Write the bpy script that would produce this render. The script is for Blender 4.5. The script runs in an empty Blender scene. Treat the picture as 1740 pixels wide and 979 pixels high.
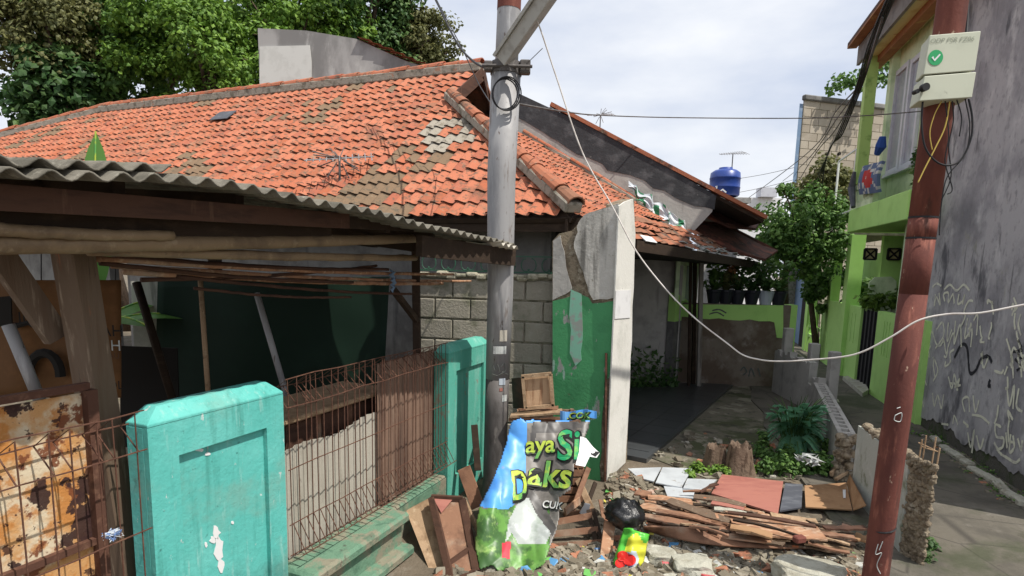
import bpy, math, random
import numpy as np
from mathutils import Vector, Matrix, noise
random.seed(7)
R = random.uniform
# ------------------------------------------------------------ view measurements (authoring aids only: every point gets its own real distance)
H = 2.2; F = 1000.; CX = 870.; CY = 590.; TH = math.atan(.14); ROLL = .025
def ray(px, py):
    u = (px-CX)/F; v = -(py-CY)/F
    c, s = math.cos(ROLL), math.sin(ROLL)
    r = u*c-v*s; w = u*s+v*c
    y = math.cos(TH)+math.sin(TH)*w
    return Vector((r/y, 1, (-math.sin(TH)+math.cos(TH)*w)/y))
CAM = Vector((0, 0, H))
def P(px, py, Y): return CAM+ray(px, py)*Y
def G(px, py, z=0.):
    d = ray(px, py); return CAM+d*((z-H)/d.z)
def W(px, py, pt, nrm):
    d = ray(px, py); return CAM+d*((Vector(pt)-CAM).dot(nrm)/d.dot(nrm))
# ------------------------------------------------------------ mesh builder
def frame_from(a, b, up=Vector((0, 0, 1))):
    x = (b-a).normalized()
    if abs(x.dot(up)) > .98: up = Vector((0, 1, 0))
    y = up.cross(x).normalized(); z = x.cross(y)
    return x, y, z
class MB:
    def __init__(s): s.v = []; s.f = []; s.m = []; s.r = []
    def add(s, vs, fs, m=0, r=None):
        o = len(s.v); s.v += [tuple(v) for v in vs]
        r = R(0, 1) if r is None else r
        for f in fs: s.f.append([i+o for i in f]); s.m.append(m); s.r.append(r)
    def box(s, c, size, M=None, m=0, r=None, bev=0.):
        x, y, z = [a/2 for a in size]; c = Vector(c)
        if bev:
            e = min(bev, x*.6, y*.6, z*.6); pts = []
            X = (-x, -x+e, x-e, x); Y = (-y, -y+e, y-e, y); Z = (-z, -z+e, z-e, z)
            idx = {}
            def V(i, j, k):
                key = (i, j, k)
                if key not in idx: idx[key] = len(pts); pts.append(Vector((X[i], Y[j], Z[k])))
                return idx[key]
            fs = []
            for a, b in ((0, 1), (3, 2)):
                fs.append([V(a, 1, 1), V(a, 2, 1), V(a, 2, 2), V(a, 1, 2)]); fs.append([V(1, a, 1), V(2, a, 1), V(2, a, 2), V(1, a, 2)]); fs.append([V(1, 1, a), V(2, 1, a), V(2, 2, a), V(1, 2, a)])
            for a in (0, 3):
                for b in (0, 3):
                    a1 = 1 if a == 0 else 2; b1 = 1 if b == 0 else 2
                    fs.append([V(a, b1, 1), V(a, b1, 2), V(a1, b, 2), V(a1, b, 1)])
                    fs.append([V(a, 1, b1), V(a, 2, b1), V(a1, 2, b), V(a1, 1, b)])
                    fs.append([V(1, a, b1), V(2, a, b1), V(2, a1, b), V(1, a1, b)])
                    for c3 in (0, 3):
                        c1 = 1 if c3 == 0 else 2
                        fs.append([V(a, b1, c1), V(a1, b, c1), V(a1, b1, c3)])
        else:
            pts = [Vector((i, j, k)) for i in (-x, x) for j in (-y, y) for k in (-z, z)]
            fs = [(0, 1, 3, 2), (4, 6, 7, 5), (0, 4, 5, 1), (2, 3, 7, 6), (0, 2, 6, 4), (1, 5, 7, 3)]
        if M is not None: pts = [M @ p for p in pts]
        s.add([p+c for p in pts], fs, m, r); return s
    def bar(s, a, b, w, h, m=0, r=None, up=Vector((0, 0, 1)), bev=0.):
        a = Vector(a); b = Vector(b); x, y, z = frame_from(a, b, up)
        M = Matrix((x, y, z)).transposed()
        return s.box((a+b)/2, ((b-a).length, w, h), M, m, r, bev)
    def tube(s, pts, rad, n=8, m=0, r=None, cap=True):
        pts = [Vector(p) for p in pts]; k = len(pts)
        rad = rad if hasattr(rad, '__len__') else [rad]*k
        vs = []; fs = []; yprev = None
        for i, p in enumerate(pts):
            t = (pts[min(i+1, k-1)]-pts[max(i-1, 0)]).normalized()
            if yprev is None:
                up = Vector((0, 0, 1)) if abs(t.z) < .9 else Vector((0, 1, 0))
                y = up.cross(t).normalized()
            else:
                y = (yprev-t*yprev.dot(t)).normalized()
            yprev = y; z = t.cross(y)
            for j in range(n):
                a = 2*math.pi*j/n; vs.append(p+(y*math.cos(a)+z*math.sin(a))*rad[i])
        for i in range(k-1):
            for j in range(n):
                fs.append((i*n+j, i*n+(j+1) % n, (i+1)*n+(j+1) % n, (i+1)*n+j))
        if cap: fs.append(tuple(range(n))[::-1]); fs.append(tuple((k-1)*n+j for j in range(n)))
        s.add(vs, fs, m, r); return s
    def poly(s, pts, d, m=0, r=None):          # extruded polygon
        pts = [Vector(p) for p in pts]; d = Vector(d); n = len(pts)
        fs = [tuple(range(n)), tuple(range(2*n-1, n-1, -1))]+[(i, (i+1) % n, n+(i+1) % n, n+i) for i in range(n)]
        s.add(pts+[p+d for p in pts], fs, m, r); return s
    def grid(s, fn, nu, nv, m=0, mf=None, thick=0.):
        pts = [Vector(fn(i/nu, j/nv)) for j in range(nv+1) for i in range(nu+1)]
        o = len(s.v); s.v += [tuple(p) for p in pts]
        for j in range(nv):
            for i in range(nu):
                a = o+j*(nu+1)+i; s.f.append([a, a+1, a+nu+2, a+nu+1])
                s.m.append(mf((i+.5)/nu, (j+.5)/nv) if mf else m); s.r.append(R(0, 1))
        return s
LOC = {}
def mesh_of(name, mb, mats, off, smooth=False):
    me = bpy.data.meshes.new(name)
    me.from_pydata([(v[0]-off[0], v[1]-off[1], v[2]-off[2]) for v in mb.v], [], mb.f)
    mats = mats if isinstance(mats, (list, tuple)) else [mats]
    for m in mats: me.materials.append(m)
    me.polygons.foreach_set('material_index', [min(i, len(mats)-1) for i in mb.m])
    at = me.attributes.new('rnd', 'FLOAT', 'FACE'); at.data.foreach_set('value', mb.r)
    if smooth: me.polygons.foreach_set('use_smooth', [True]*len(mb.f))
    me.update(); return me
def link(o): bpy.context.scene.collection.objects.link(o); return o
def fix(me, name=None):
    import bmesh
    bm = bmesh.new(); bm.from_mesh(me); bmesh.ops.recalc_face_normals(bm, faces=bm.faces); bm.to_mesh(me); bm.free()
def tag(o, label=None, cat=None, group=None, kind=None):
    if label: o['label'] = label
    if cat: o['category'] = cat
    if group: o['group'] = group
    if kind: o['kind'] = kind
    return o
def thing(name, label, cat, loc, group=None):
    o = bpy.data.objects.new(name, None); o.empty_display_size = .1
    o.location = Vector(loc); LOC[o] = Vector(loc); link(o)
    return tag(o, label, cat, group)
def part(name, mb, mat, parent, smooth=False, label=None, norm=True, mod=None):
    off = LOC[parent]
    me = mesh_of(name, mb, mat, off, smooth)
    if norm and len(mb.f) < 60000: fix(me)
    o = bpy.data.objects.new(name, me); link(o); o.parent = parent; LOC[o] = off
    if label: o['label'] = label
    if mod: mod(o)
    return o
def solo(name, mb, mat, label=None, cat=None, group=None, kind=None, smooth=False, norm=True, mod=None):
    a = np.array(mb.v); c = (a.min(0)+a.max(0))/2; off = Vector((c[0], c[1], a[:, 2].min()))
    if kind in ('structure', 'stuff'): off = Vector((0, 0, 0))
    me = mesh_of(name, mb, mat, off, smooth)
    if norm and len(mb.f) < 60000: fix(me)
    o = bpy.data.objects.new(name, me); o.location = off; LOC[o] = off; link(o)
    if mod: mod(o)
    return tag(o, label, cat, group, kind)
def solid(t, off=0):
    def f(o):
        m = o.modifiers.new('sol', 'SOLIDIFY'); m.thickness = t; m.offset = off
    return f
# ------------------------------------------------------------ materials
def lin(c):
    return tuple([((x/255+.055)/1.055)**2.4 if x > 10 else x/255/12.92 for x in c])+(1,)
def _n(nt, t, **k):
    n = nt.nodes.new(t)
    for a, b in k.items(): setattr(n, a, b)
    return n
def mat(name, base, layers=(), rough=.8, bump=.0, bscale=30, metal=0., spec=.3, tile=None, trans=0., alpha=1., rr=None, bstretch=None):
    """base and layer colours are linear base colours. layer = (colour, scale or (x,y,z), lo, hi, strength)"""
    m = bpy.data.materials.new(name); m.use_nodes = True; nt = m.node_tree; nt.nodes.clear(); L = nt.links.new
    out = _n(nt, 'ShaderNodeOutputMaterial'); b = _n(nt, 'ShaderNodeBsdfPrincipled'); L(b.outputs[0], out.inputs[0])
    geo = _n(nt, 'ShaderNodeNewGeometry')
    cur = _n(nt, 'ShaderNodeRGB'); cur.outputs[0].default_value = tuple(base)[:3]+(1,); cur = cur.outputs[0]
    def mp(scale, off):
        v = _n(nt, 'ShaderNodeMapping'); L(geo.outputs['Position'], v.inputs[0])
        v.inputs['Scale'].default_value = scale if hasattr(scale, '__len__') else (scale,)*3
        v.inputs['Location'].default_value = (off, off*.7, off*1.3); return v.outputs[0]
    for i, ly in enumerate(layers):
        col, sc, lo, hi, st = ly[:5]; kind = ly[5] if len(ly) > 5 else 'noise'
        mr = _n(nt, 'ShaderNodeMapRange'); mr.interpolation_type = 'SMOOTHSTEP'
        mr.inputs['From Min'].default_value = lo; mr.inputs['From Max'].default_value = hi
        mr.inputs['To Max'].default_value = st
        if kind == 'noise':
            t = _n(nt, 'ShaderNodeTexNoise'); L(mp(sc, 3.1*i+len(name)), t.inputs['Vector'])
            t.inputs['Scale'].default_value = 1; t.inputs['Detail'].default_value = 6; t.inputs['Roughness'].default_value = .62
            L(t.outputs[0], mr.inputs['Value'])
        elif kind == 'attr':
            t = _n(nt, 'ShaderNodeAttribute', attribute_name='rnd'); L(t.outputs['Fac'], mr.inputs['Value'])
        elif kind == 'z':
            t = _n(nt, 'ShaderNodeSeparateXYZ'); L(geo.outputs['Position'], t.inputs[0])
            nz = _n(nt, 'ShaderNodeTexNoise'); L(mp(sc, 5.), nz.inputs['Vector']); nz.inputs['Scale'].default_value = 1; nz.inputs['Detail'].default_value = 5
            ad = _n(nt, 'ShaderNodeMath', operation='MULTIPLY_ADD'); L(nz.outputs[0], ad.inputs[0]); ad.inputs[1].default_value = ly[6] if len(ly) > 6 else .3
            L(t.outputs[2], ad.inputs[2]); L(ad.outputs[0], mr.inputs['Value'])
        elif kind == 'musg':
            t = _n(nt, 'ShaderNodeTexVoronoi', feature='DISTANCE_TO_EDGE'); L(mp(sc, 2.), t.inputs['Vector']); t.inputs['Scale'].default_value = 1
            L(t.outputs['Distance'], mr.inputs['Value'])
        mx = _n(nt, 'ShaderNodeMix', data_type='RGBA'); L(mr.outputs[0], mx.inputs[0])
        L(cur, mx.inputs[6]); mx.inputs[7].default_value = tuple(col)[:3]+(1,); cur = mx.outputs[2]
    L(cur, b.inputs['Base Color'])
    b.inputs['Roughness'].default_value = rough; b.inputs['Metallic'].default_value = metal
    b.inputs['Specular IOR Level'].default_value = spec
    if alpha < 1: b.inputs['Alpha'].default_value = alpha
    if rr:
        t = _n(nt, 'ShaderNodeTexNoise'); L(mp(rr[0], 9.), t.inputs['Vector']); t.inputs['Scale'].default_value = 1; t.inputs['Detail'].default_value = 4
        mr = _n(nt, 'ShaderNodeMapRange'); L(t.outputs[0], mr.inputs['Value']); mr.inputs['From Min'].default_value = .35; mr.inputs['From Max'].default_value = .65
        mr.inputs['To Min'].default_value = rr[1]; mr.inputs['To Max'].default_value = rr[2]; L(mr.outputs[0], b.inputs['Roughness'])
    if bump:
        t = _n(nt, 'ShaderNodeTexNoise'); L(mp(bstretch or bscale, 1.7), t.inputs['Vector']); t.inputs['Scale'].default_value = 1; t.inputs['Detail'].default_value = 8; t.inputs['Roughness'].default_value = .65
        bp = _n(nt, 'ShaderNodeBump'); bp.inputs['Strength'].default_value = 1; bp.inputs['Distance'].default_value = bump
        L(t.outputs[0], bp.inputs['Height']); L(bp.outputs[0], b.inputs['Normal'])
    if trans:
        tr = _n(nt, 'ShaderNodeBsdfTranslucent'); L(cur, tr.inputs[0]); ms = _n(nt, 'ShaderNodeMixShader'); ms.inputs[0].default_value = trans
        L(b.outputs[0], ms.inputs[1]); L(tr.outputs[0], ms.inputs[2]); L(ms.outputs[0], out.inputs[0])
    return m
K = {}
ST = (7, 7, .9)      # vertical streaks
K['teal'] = mat('teal_paint', (.105, .46, .41), [((.17, .55, .50), 3, .45, .7, .6), ((.045, .26, .22), (14, 14, 2), .55, .75, .5), ((.02, .10, .09), 25, .64, .72, .7), ((.55, .6, .58), (22, 22, 9), .665, .69, .9), ((.2, .19, .16), 5, .66, .78, .5), ((.06, .11, .09), (5, 5, 5), .8, .35, .85, 'z', .5), ((.05, .24, .20), (9, 9, .7), .52, .70, .6), ((.22, .36, .30), 2.2, .54, .70, .45), ((.30, .55, .50), (26, 26, 3), .58, .68, .5)], .6, .005, 30, rr=(8, .45, .8))
K['tealold'] = mat('teal_paint_faded', (.10, .40, .31), [((.25, .5, .42), (10, 10, 1.6), .5, .7, .7), ((.25, .22, .17), 9, .6, .68, .8), ((.03, .12, .10), 7, .63, .75, .7)], .65, .004, 35)
K['plaster'] = mat('grey_plaster', (.42, .40, .37), [((.27, .26, .24), 3, .45, .65, .7), ((.50, .49, .46), 6, .55, .7, .5), ((.09, .09, .085), ST, .58, .75, .6)], .9, .006, 18)
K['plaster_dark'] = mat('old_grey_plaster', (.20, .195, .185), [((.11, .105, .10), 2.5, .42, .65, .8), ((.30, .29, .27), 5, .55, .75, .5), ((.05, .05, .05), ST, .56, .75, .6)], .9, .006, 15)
K['stained'] = mat('rain_stained_plaster', (.50, .48, .44), [((.34, .33, .30), 3, .45, .65, .7), ((.62, .61, .58), 9, .55, .7, .6), ((.10, .095, .085), (6, 6, .6), .50, .66, .85), ((.17, .15, .10), 7, .62, .7, .7)], .9, .008, 20)
K['greenwall'] = mat('chipped_green_paint', (.07, .29, .12), [((.045, .19, .08), 4, .45, .7, .6), ((.30, .42, .36), (7, 7, 2.4), .60, .63, .9), ((.30, .30, .28), (9, 9, 4), .635, .65, .95), ((.12, .10, .07), 3, .68, .74, .8)], .6, .004, 30)
K['whiteplaster'] = mat('white_plaster', (.66, .65, .60), [((.48, .48, .43), 3, .45, .7, .6), ((.30, .29, .25), ST, .58, .75, .55), ((.14, .12, .09), 10, .68, .74, .7)], .85, .004, 25)
K['rough'] = mat('broken_masonry', (.27, .22, .155), [((.13, .10, .07), 16, .45, .62, .8), ((.42, .38, .30), 11, .55, .68, .8), ((.10, .11, .05), 5, .58, .72, .5)], .95, .03, 22)
K['block'] = mat('concrete_blocks', (.36, .33, .265), [((.24, .22, .18), 0, .1, .9, .7, 'attr'), ((.33, .31, .26), 14, .52, .68, .6), ((.10, .11, .06), 4, .52, .7, .6)], .95, .01, 40)
K['mortar'] = mat('mortar', (.40, .37, .28), [((.12, .12, .08), 12, .45, .65, .8)], .95, .02, 30)
K['tile'] = mat('clay_tile', (.37, .11, .052), [((.48, .175, .10), 0, .0, .6, .7, 'attr'), ((.30, .085, .05), 0, .7, 1., .7, 'attr'), ((.20, .12, .075), (2.2, 2.2, 2.2), .54, .68, .6), ((.06, .05, .038), 9, .585, .67, .75), ((.30, .27, .22), 0, 1.4, 1.6, 1., 'attr'), ((.19, .125, .075), 0, 2.4, 2.6, 1., 'attr'), ((.10, .085, .06), 14, .53, .64, .75), ((.27, .22, .15), 8, .58, .70, .5), ((.085, .065, .045), (1.6, 1.6, 1.6), .56, .70, .55), ((.045, .035, .028), 0, 3.4, 3.6, 1., 'attr')], .85, .004, 60)  # last layer: near-black tile lips, shade between rows put into the colour
K['tile_old'] = mat('old_clay_tile', (.36, .13, .07), [((.18, .11, .07), 0, .2, .9, .7, 'attr'), ((.055, .045, .035), 5, .5, .66, .85), ((.22, .2, .15), 9, .60, .70, .6)], .9, .006, 50)
K['cement'] = mat('ridge_cement', (.31, .28, .23), [((.12, .11, .08), 9, .48, .64, .8), ((.40, .17, .09), 6, .62, .68, .6)], .95, .012, 25)
K['asb'] = mat('fibre_cement_sheet', (.18, .165, .135), [((.08, .075, .06), 5, .42, .62, .85), ((.32, .30, .25), 18, .58, .7, .6), ((.05, .07, .03), 3, .6, .72, .5)], .95, .006, 50)
K['wood_dark'] = mat('dark_timber', (.035, .022, .014), [((.075, .048, .03), (6, 6, 18), .5, .7, .6), ((.03, .02, .014), 8, .55, .7, .8)], .85, .003, 40)
K['wood_red'] = mat('red_brown_timber', (.085, .042, .027), [((.05, .026, .018), (4, 4, 20), .45, .65, .8), ((.15, .085, .055), (20, 20, 3), .58, .7, .6)], .8, .003, 40)
K['wood_grey'] = mat('weathered_timber', (.15, .105, .072), [((.13, .085, .055), (25, 25, 2), .45, .62, .8), ((.38, .30, .22), (30, 30, 3), .58, .7, .6), ((.42, .13, .05), (9, 9, .8), .60, .65, .9), ((.04, .03, .025), (40, 40, 2), .66, .7, .8)], .85, .004, 40, bstretch=(60, 60, 5))
K['wood_pale'] = mat('pale_timber', (.38, .26, .16), [((.22, .14, .08), 9, .45, .65, .8), ((.50, .38, .25), 22, .55, .7, .7), ((.10, .07, .045), 14, .63, .72, .8)], .85, .004, 50)
K['wood_orange'] = mat('orange_plywood', (.40, .215, .125), [((.24, .125, .07), (5, 14, 9), .45, .62, .8), ((.40, .34, .27), 3, .52, .68, .65), ((.52, .37, .25), (14, 30, 20), .52, .66, .8), ((.10, .06, .04), 9, .65, .74, .8)], .8, .003, 40)
K['wood_brown'] = mat('brown_plywood', (.24, .125, .075), [((.34, .28, .21), 2.6, .52, .68, .6), ((.13, .065, .04), 6, .45, .65, .8), ((.35, .2, .12), 16, .55, .7, .6)], .75, .003, 40)
K['bamboo'] = mat('bamboo', (.24, .17, .10), [((.12, .08, .05), 5, .45, .65, .7), ((.36, .28, .18), 14, .55, .7, .6), ((.05, .035, .02), 9, .66, .72, .8)], .5, .002, 40)
K['rustwire'] = mat('rusted_wire', (.11, .052, .035), [((.19, .10, .065), 20, .5, .65, .7), ((.06, .03, .02), 12, .55, .7, .7)], .85, .002, 80, metal=.2)
K['rustsheet'] = mat('rusted_sheet', (.66, .56, .40), [((.55, .27, .08), 4, .42, .56, .85), ((.50, .20, .045), 12, .48, .58, .8), ((.19, .06, .025), 7, .54, .58, .95), ((.045, .022, .02), 4.2, .545, .565, .97), ((.055, .025, .02), 16, .60, .63, .9)], .8, .004, 60, metal=.1)
K['zinc'] = mat('pale_corrugated_sheet', (.42, .39, .33), [((.28, .25, .2), (5, 5, 1.2), .48, .68, .7), ((.14, .11, .09), 6, .62, .72, .7)], .7, .002, 30)
K['zinc_rust'] = mat('rusty_corrugated_sheet', (.22, .14, .10), [((.10, .06, .045), (6, 6, .8), .45, .65, .8), ((.33, .26, .2), (9, 9, 1), .55, .7, .6)], .8, .003, 30)
K['galv'] = mat('galvanised_steel', (.33, .325, .325), [((.22, .22, .23), (6, 6, 1.2), .45, .65, .8), ((.52, .52, .52), (16, 16, 2), .55, .7, .6), ((.14, .10, .075), (9, 9, 1.6), .58, .7, .8), ((.10, .07, .055), (30, 30, 9), .62, .68, .8)], .6, .001, 40, metal=.15, rr=(9, .5, .75))
K['galvdark'] = mat('grimy_steel', (.13, .12, .115), [((.06, .055, .05), (8, 8, 3), .45, .65, .8), ((.26, .24, .22), (20, 20, 6), .58, .7, .6)], .7, .002, 40, metal=.2)
K['polered'] = mat('red_oxide_pole', (.16, .052, .038), [((.085, .028, .023), (4, 4, 1), .42, .62, .8), ((.34, .13, .09), (14, 14, 3), .55, .7, .6), ((.42, .30, .22), (26, 26, 9), .66, .70, .8), ((.05, .03, .025), (8, 8, 2), .60, .74, .7)], .85, .003, 40)
K['wallR'] = mat('stained_grey_wall', (.42, .41, .415), [((.24, .235, .25), (1.1, 1.1, .9), .42, .6, .85), ((.62, .61, .60), (3, 3, 1.6), .52, .68, .6), ((.08, .08, .09), (2.6, 2.6, 1.1), .53, .65, .85), ((.20, .195, .20), (12, 12, 9), .52, .66, .5), ((.14, .14, .15), (.7, .7, .7), .54, .68, .55), ((.05, .05, .055), (9, 9, .9), .62, .7, .6), ((.28, .17, .13), (3, 3, 1.2), .66, .76, .5), ((.33, .33, .22), (2, 2, 1.6), .62, .72, .4), ((.03, .035, .03), (3, 3, 3), .52, .3, .0)], .9, .006, 12)
K['wallbase'] = mat('blackened_plinth', (.10, .095, .08), [((.05, .075, .025), 4, .5, .65, .9), ((.16, .15, .13), 9, .58, .7, .6)], .95, .012, 25)
K['green'] = mat('lime_green_paint', (.42, .70, .20), [((.34, .60, .16), 3, .45, .7, .6), ((.07, .17, .035), ST, .62, .78, .5), ((.25, .5, .1), 2, .55, .75, .4)], .7, .002, 25)
K['greenpale'] = mat('pale_green_paint', (.64, .76, .50), [((.25, .40, .17), 3, .45, .7, .6), ((.12, .2, .08), ST, .62, .78, .5)], .75, .002, 25)
K['greenolive'] = mat('olive_green_paint', (.38, .54, .17), [((.10, .2, .04), 4, .5, .7, .7)], .75, .002, 25)
K['cream'] = mat('cream_paint', (.62, .56, .28), [((.5, .40, .16), 3, .5, .7, .7), ((.30, .12, .05), 4, .62, .7, .7)], .8)
K['orangeboard'] = mat('orange_soffit', (.28, .13, .055), [((.2, .08, .04), 4, .45, .65, .8), ((.45, .32, .1), 3, .55, .7, .7)], .8)
K['white'] = mat('white_paint', (.72, .72, .72), [((.5, .5, .5), 6, .5, .7, .5)], .6)
K['whitegrey'] = mat('window_white', (.55, .56, .6), [((.4, .4, .45), 5, .5, .7, .5)], .5)
K['glass'] = mat('dusty_glass', (.28, .29, .34), [((.4, .4, .44), 3, .45, .6, .6)], .25, spec=.6)
K['panelwood'] = mat('bleached_panel', (.50, .33, .20), [((.28, .15, .08), (22, 22, 2.5), .48, .62, .85), ((.62, .46, .32), (30, 30, 4), .55, .68, .7)], .8, .003, 40)
K['black'] = mat('black_cable', (.018, .018, .02), rough=.6)
K['blackwet'] = mat('black_plastic', (.012, .012, .013), rough=.28, bump=.01, bscale=14, spec=.6)
K['cablewhite'] = mat('white_cable', (.62, .58, .54), [((.4, .33, .28), 12, .5, .7, .6)], .6)
K['yellowcable'] = mat('yellow_cable', (.5, .36, .08), rough=.6)
K['boxgrey'] = mat('cabinet_grey', (.52, .54, .43), [((.42, .44, .35), 4, .45, .7, .6), ((.25, .25, .2), 12, .64, .72, .6)], .6)
K['stickgreen'] = mat('sticker_green', (.03, .33, .12), rough=.5)
K['ink'] = mat('marker_ink', (.10, .11, .10), rough=.7)
K['chalk'] = mat('chalk_scrawl', (.70, .70, .56), [((.45, .44, .40), 9, .5, .66, .8)], .9)
K['soot'] = mat('black_scrawl', (.025, .025, .03), rough=.8)
K['tar'] = mat('tar_coating', (.045, .046, .05), [((.11, .11, .115), 4, .5, .7, .8), ((.18, .17, .16), 11, .66, .72, .6)], .8, .01, 12)
K['blue'] = mat('blue_plastic', (.025, .06, .27), [((.05, .1, .36), 3, .5, .7, .5)], .35, spec=.5)
K['bluepaint'] = mat('faded_blue_paint', (.16, .24, .36), [((.3, .35, .42), 3, .5, .7, .6)], .8)
K['concrete'] = mat('far_concrete_blocks', (.40, .35, .28), [((.28, .24, .19), 0, .2, .9, .6, 'attr'), ((.12, .11, .09), 1.2, .55, .75, .8), ((.5, .45, .38), 2, .55, .7, .5)], .95)
K['dirt'] = mat('dirt_ground', (.155, .125, .09), [((.09, .075, .055), 1.6, .42, .62, .8), ((.24, .21, .165), 5, .52, .68, .7), ((.06, .075, .03), 2.2, .55, .7, .6), ((.32, .29, .24), 22, .62, .7, .7)], .95, .03, 12)
K['moss'] = mat('mossy_yard_concrete', (.15, .135, .10), [((.06, .07, .03), 1.7, .45, .58, .9), ((.27, .25, .19), 2.6, .55, .62, .8), ((.05, .045, .035), 5, .56, .66, .8), ((.09, .12, .04), 9, .60, .7, .6)], .9, .02, 12)
K['lane'] = mat('alley_concrete', (.125, .112, .09), [((.05, .045, .038), 1.3, .018, .0, .8, 'musg'), ((.075, .068, .056), 1.8, .42, .62, .8), ((.17, .155, .13), 4, .56, .7, .6), ((.05, .06, .03), .9, .52, .64, .7), ((.05, .055, .03), 2.5, .58, .72, .7), ((.07, .06, .05), 14, .62, .7, .6)], .9, .012, 16)
K['floortile'] = mat('grey_floor_tile', (.06, .065, .068), [((.035, .038, .04), 1.5, .45, .65, .7), ((.03, .03, .03), 0, 0, 1, .3, 'attr')], .3, spec=.5)
K['wtile'] = mat('pale_ceramic_tile', (.50, .53, .55), [((.36, .38, .40), 2.5, .45, .65, .6), ((.24, .2, .15), 8, .60, .72, .7)], .4, spec=.5)
K['redboard'] = mat('red_laminate_board', (.36, .145, .11), [((.28, .10, .08), (3, 10, 3), .45, .65, .7), ((.5, .2, .12), 8, .6, .72, .6)], .6)
K['greyboard'] = mat('dark_grey_board', (.075, .08, .095), [((.16, .17, .19), (4, 12, 4), .5, .7, .7)], .6)
K['cardboard'] = mat('brown_board', (.34, .20, .105), [((.22, .12, .06), 4, .45, .65, .7), ((.42, .28, .17), 14, .58, .7, .6)], .85)
K['stone'] = mat('rubble_pieces', (.17, .145, .105), [((.30, .27, .21), 0, .35, .75, .9, 'attr'), ((.50, .48, .42), 0, .86, .9, .8, 'attr'), ((.14, .11, .08), 0, .0, .25, .0, 'attr'), ((.38, .14, .07), 0, .90, .93, .9, 'attr'), ((.12, .10, .07), 14, .5, .65, .7), ((.10, .13, .05), 6, .62, .72, .5)], .95, .01, 40)
K['chunk'] = mat('broken_concrete', (.42, .41, .34), [((.28, .26, .2), 7, .45, .65, .8), ((.55, .53, .45), 14, .55, .68, .7)], .95, .02, 20)
K['litter'] = mat('litter_scraps', (.55, .55, .52), [((.05, .25, .5), 0, .2, .22, .9, 'attr'), ((.5, .06, .04), 0, .34, .36, .9, 'attr'), ((.5, .5, .46), 0, .46, .48, 1., 'attr'), ((.10, .4, .06), 0, .78, .8, .9, 'attr'), ((.6, .5, .08), 0, .9, .92, .9, 'attr')], .5)
K['bark'] = mat('bark', (.10, .07, .05), [((.05, .035, .025), (20, 20, 5), .45, .65, .8), ((.2, .15, .11), 14, .58, .7, .6)], .95, .02, 25)
K['stump'] = mat('stump_wood', (.17, .12, .085), [((.07, .045, .03), (22, 22, 4), .45, .62, .9), ((.28, .22, .17), (18, 18, 3), .58, .7, .6)], .95, .02, 20)
def leafmat(name, a, b, c):
    return mat(name, a, [(b, 0, .3, .9, .9, 'attr'), (c, .35, .5, .72, .75)], .55, trans=.3, spec=.35)
K['leafA'] = leafmat('leaf_broad', (.07, .15, .035), (.16, .29, .06), (.045, .10, .025))
K['leafB'] = leafmat('leaf_bright', (.11, .215, .03), (.22, .36, .05), (.07, .14, .025))
K['leafC'] = leafmat('leaf_olive', (.13, .14, .05), (.20, .20, .07), (.09, .11, .04))
K['leafD'] = leafmat('leaf_dark', (.045, .11, .028), (.13, .22, .06), (.03, .075, .02))
K['leafE'] = leafmat('leaf_bluegreen', (.20, .46, .28), (.34, .6, .4), (.13, .32, .18))
K['banana'] = mat('banana_leaf', (.12, .28, .06), [((.2, .38, .1), (12, 12, 2), .5, .7, .6)], .5, trans=.35)
K['tarp'] = mat('dark_green_tarpaulin', (.005, .022, .012), [((.008, .032, .018), 2, .5, .7, .6)], .7)
K['banner'] = mat('orange_banner', (.13, .058, .018), [((.22, .10, .035), 3, .45, .65, .7)], .75)
K['terra'] = mat('dark_pot', (.02, .022, .03), rough=.5)
K['whitepot'] = mat('white_pot', (.45, .5, .55), rough=.5)
K['rag'] = mat('pale_rag', (.50, .52, .50), [((.3, .31, .3), 9, .45, .6, .8)], .9)
K['bluecloth'] = mat('blue_cloth', (.03, .08, .3), rough=.9)
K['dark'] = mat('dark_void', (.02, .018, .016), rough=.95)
# ------------------------------------------------------------ camera, world, sun
sc = bpy.context.scene
cam = bpy.data.cameras.new('camera'); co = link(bpy.data.objects.new('camera', cam)); sc.camera = co
cam.sensor_fit = 'HORIZONTAL'; cam.sensor_width = 36; cam.lens = 36*F/1740; cam.shift_y = (CY-489.5)/1740; cam.clip_end = 2000; cam.clip_start = .05
c_, s_ = math.cos(ROLL), math.sin(ROLL)
fw = Vector((0, math.cos(TH), -math.sin(TH))); up0 = Vector((0, math.sin(TH), math.cos(TH))); rt0 = Vector((1, 0, 0))
rt = rt0*c_+up0*s_; up = -rt0*s_+up0*c_
co.matrix_world = Matrix((rt, up, -fw)).transposed().to_4x4(); co.location = CAM
SUN = Vector((.85*.5, -.53*.5, .866)).normalized()
w = bpy.data.worlds.new('World'); sc.world = w; w.use_nodes = True; nt = w.node_tree; nt.nodes.clear()
out = _n(nt, 'ShaderNodeOutputWorld'); bg = _n(nt, 'ShaderNodeBackground'); sky = _n(nt, 'ShaderNodeTexSky', sky_type='NISHITA')
sky.sun_disc = False; sky.sun_elevation = math.asin(SUN.z); sky.sun_rotation = math.atan2(SUN.x, SUN.y); sky.dust_density = 2.5; sky.air_density = 1.2
bg.inputs[1].default_value = .12
tc = _n(nt, 'ShaderNodeTexCoord'); mp_ = _n(nt, 'ShaderNodeMapping'); mp_.inputs['Scale'].default_value = (1.6, 1.6, 4.5)
ns = _n(nt, 'ShaderNodeTexNoise'); ns.inputs['Scale'].default_value = 1.3; ns.inputs['Detail'].default_value = 7; ns.inputs['Roughness'].default_value = .5
nt.links.new(tc.outputs['Generated'], mp_.inputs[0]); nt.links.new(mp_.outputs[0], ns.inputs['Vector'])
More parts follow.
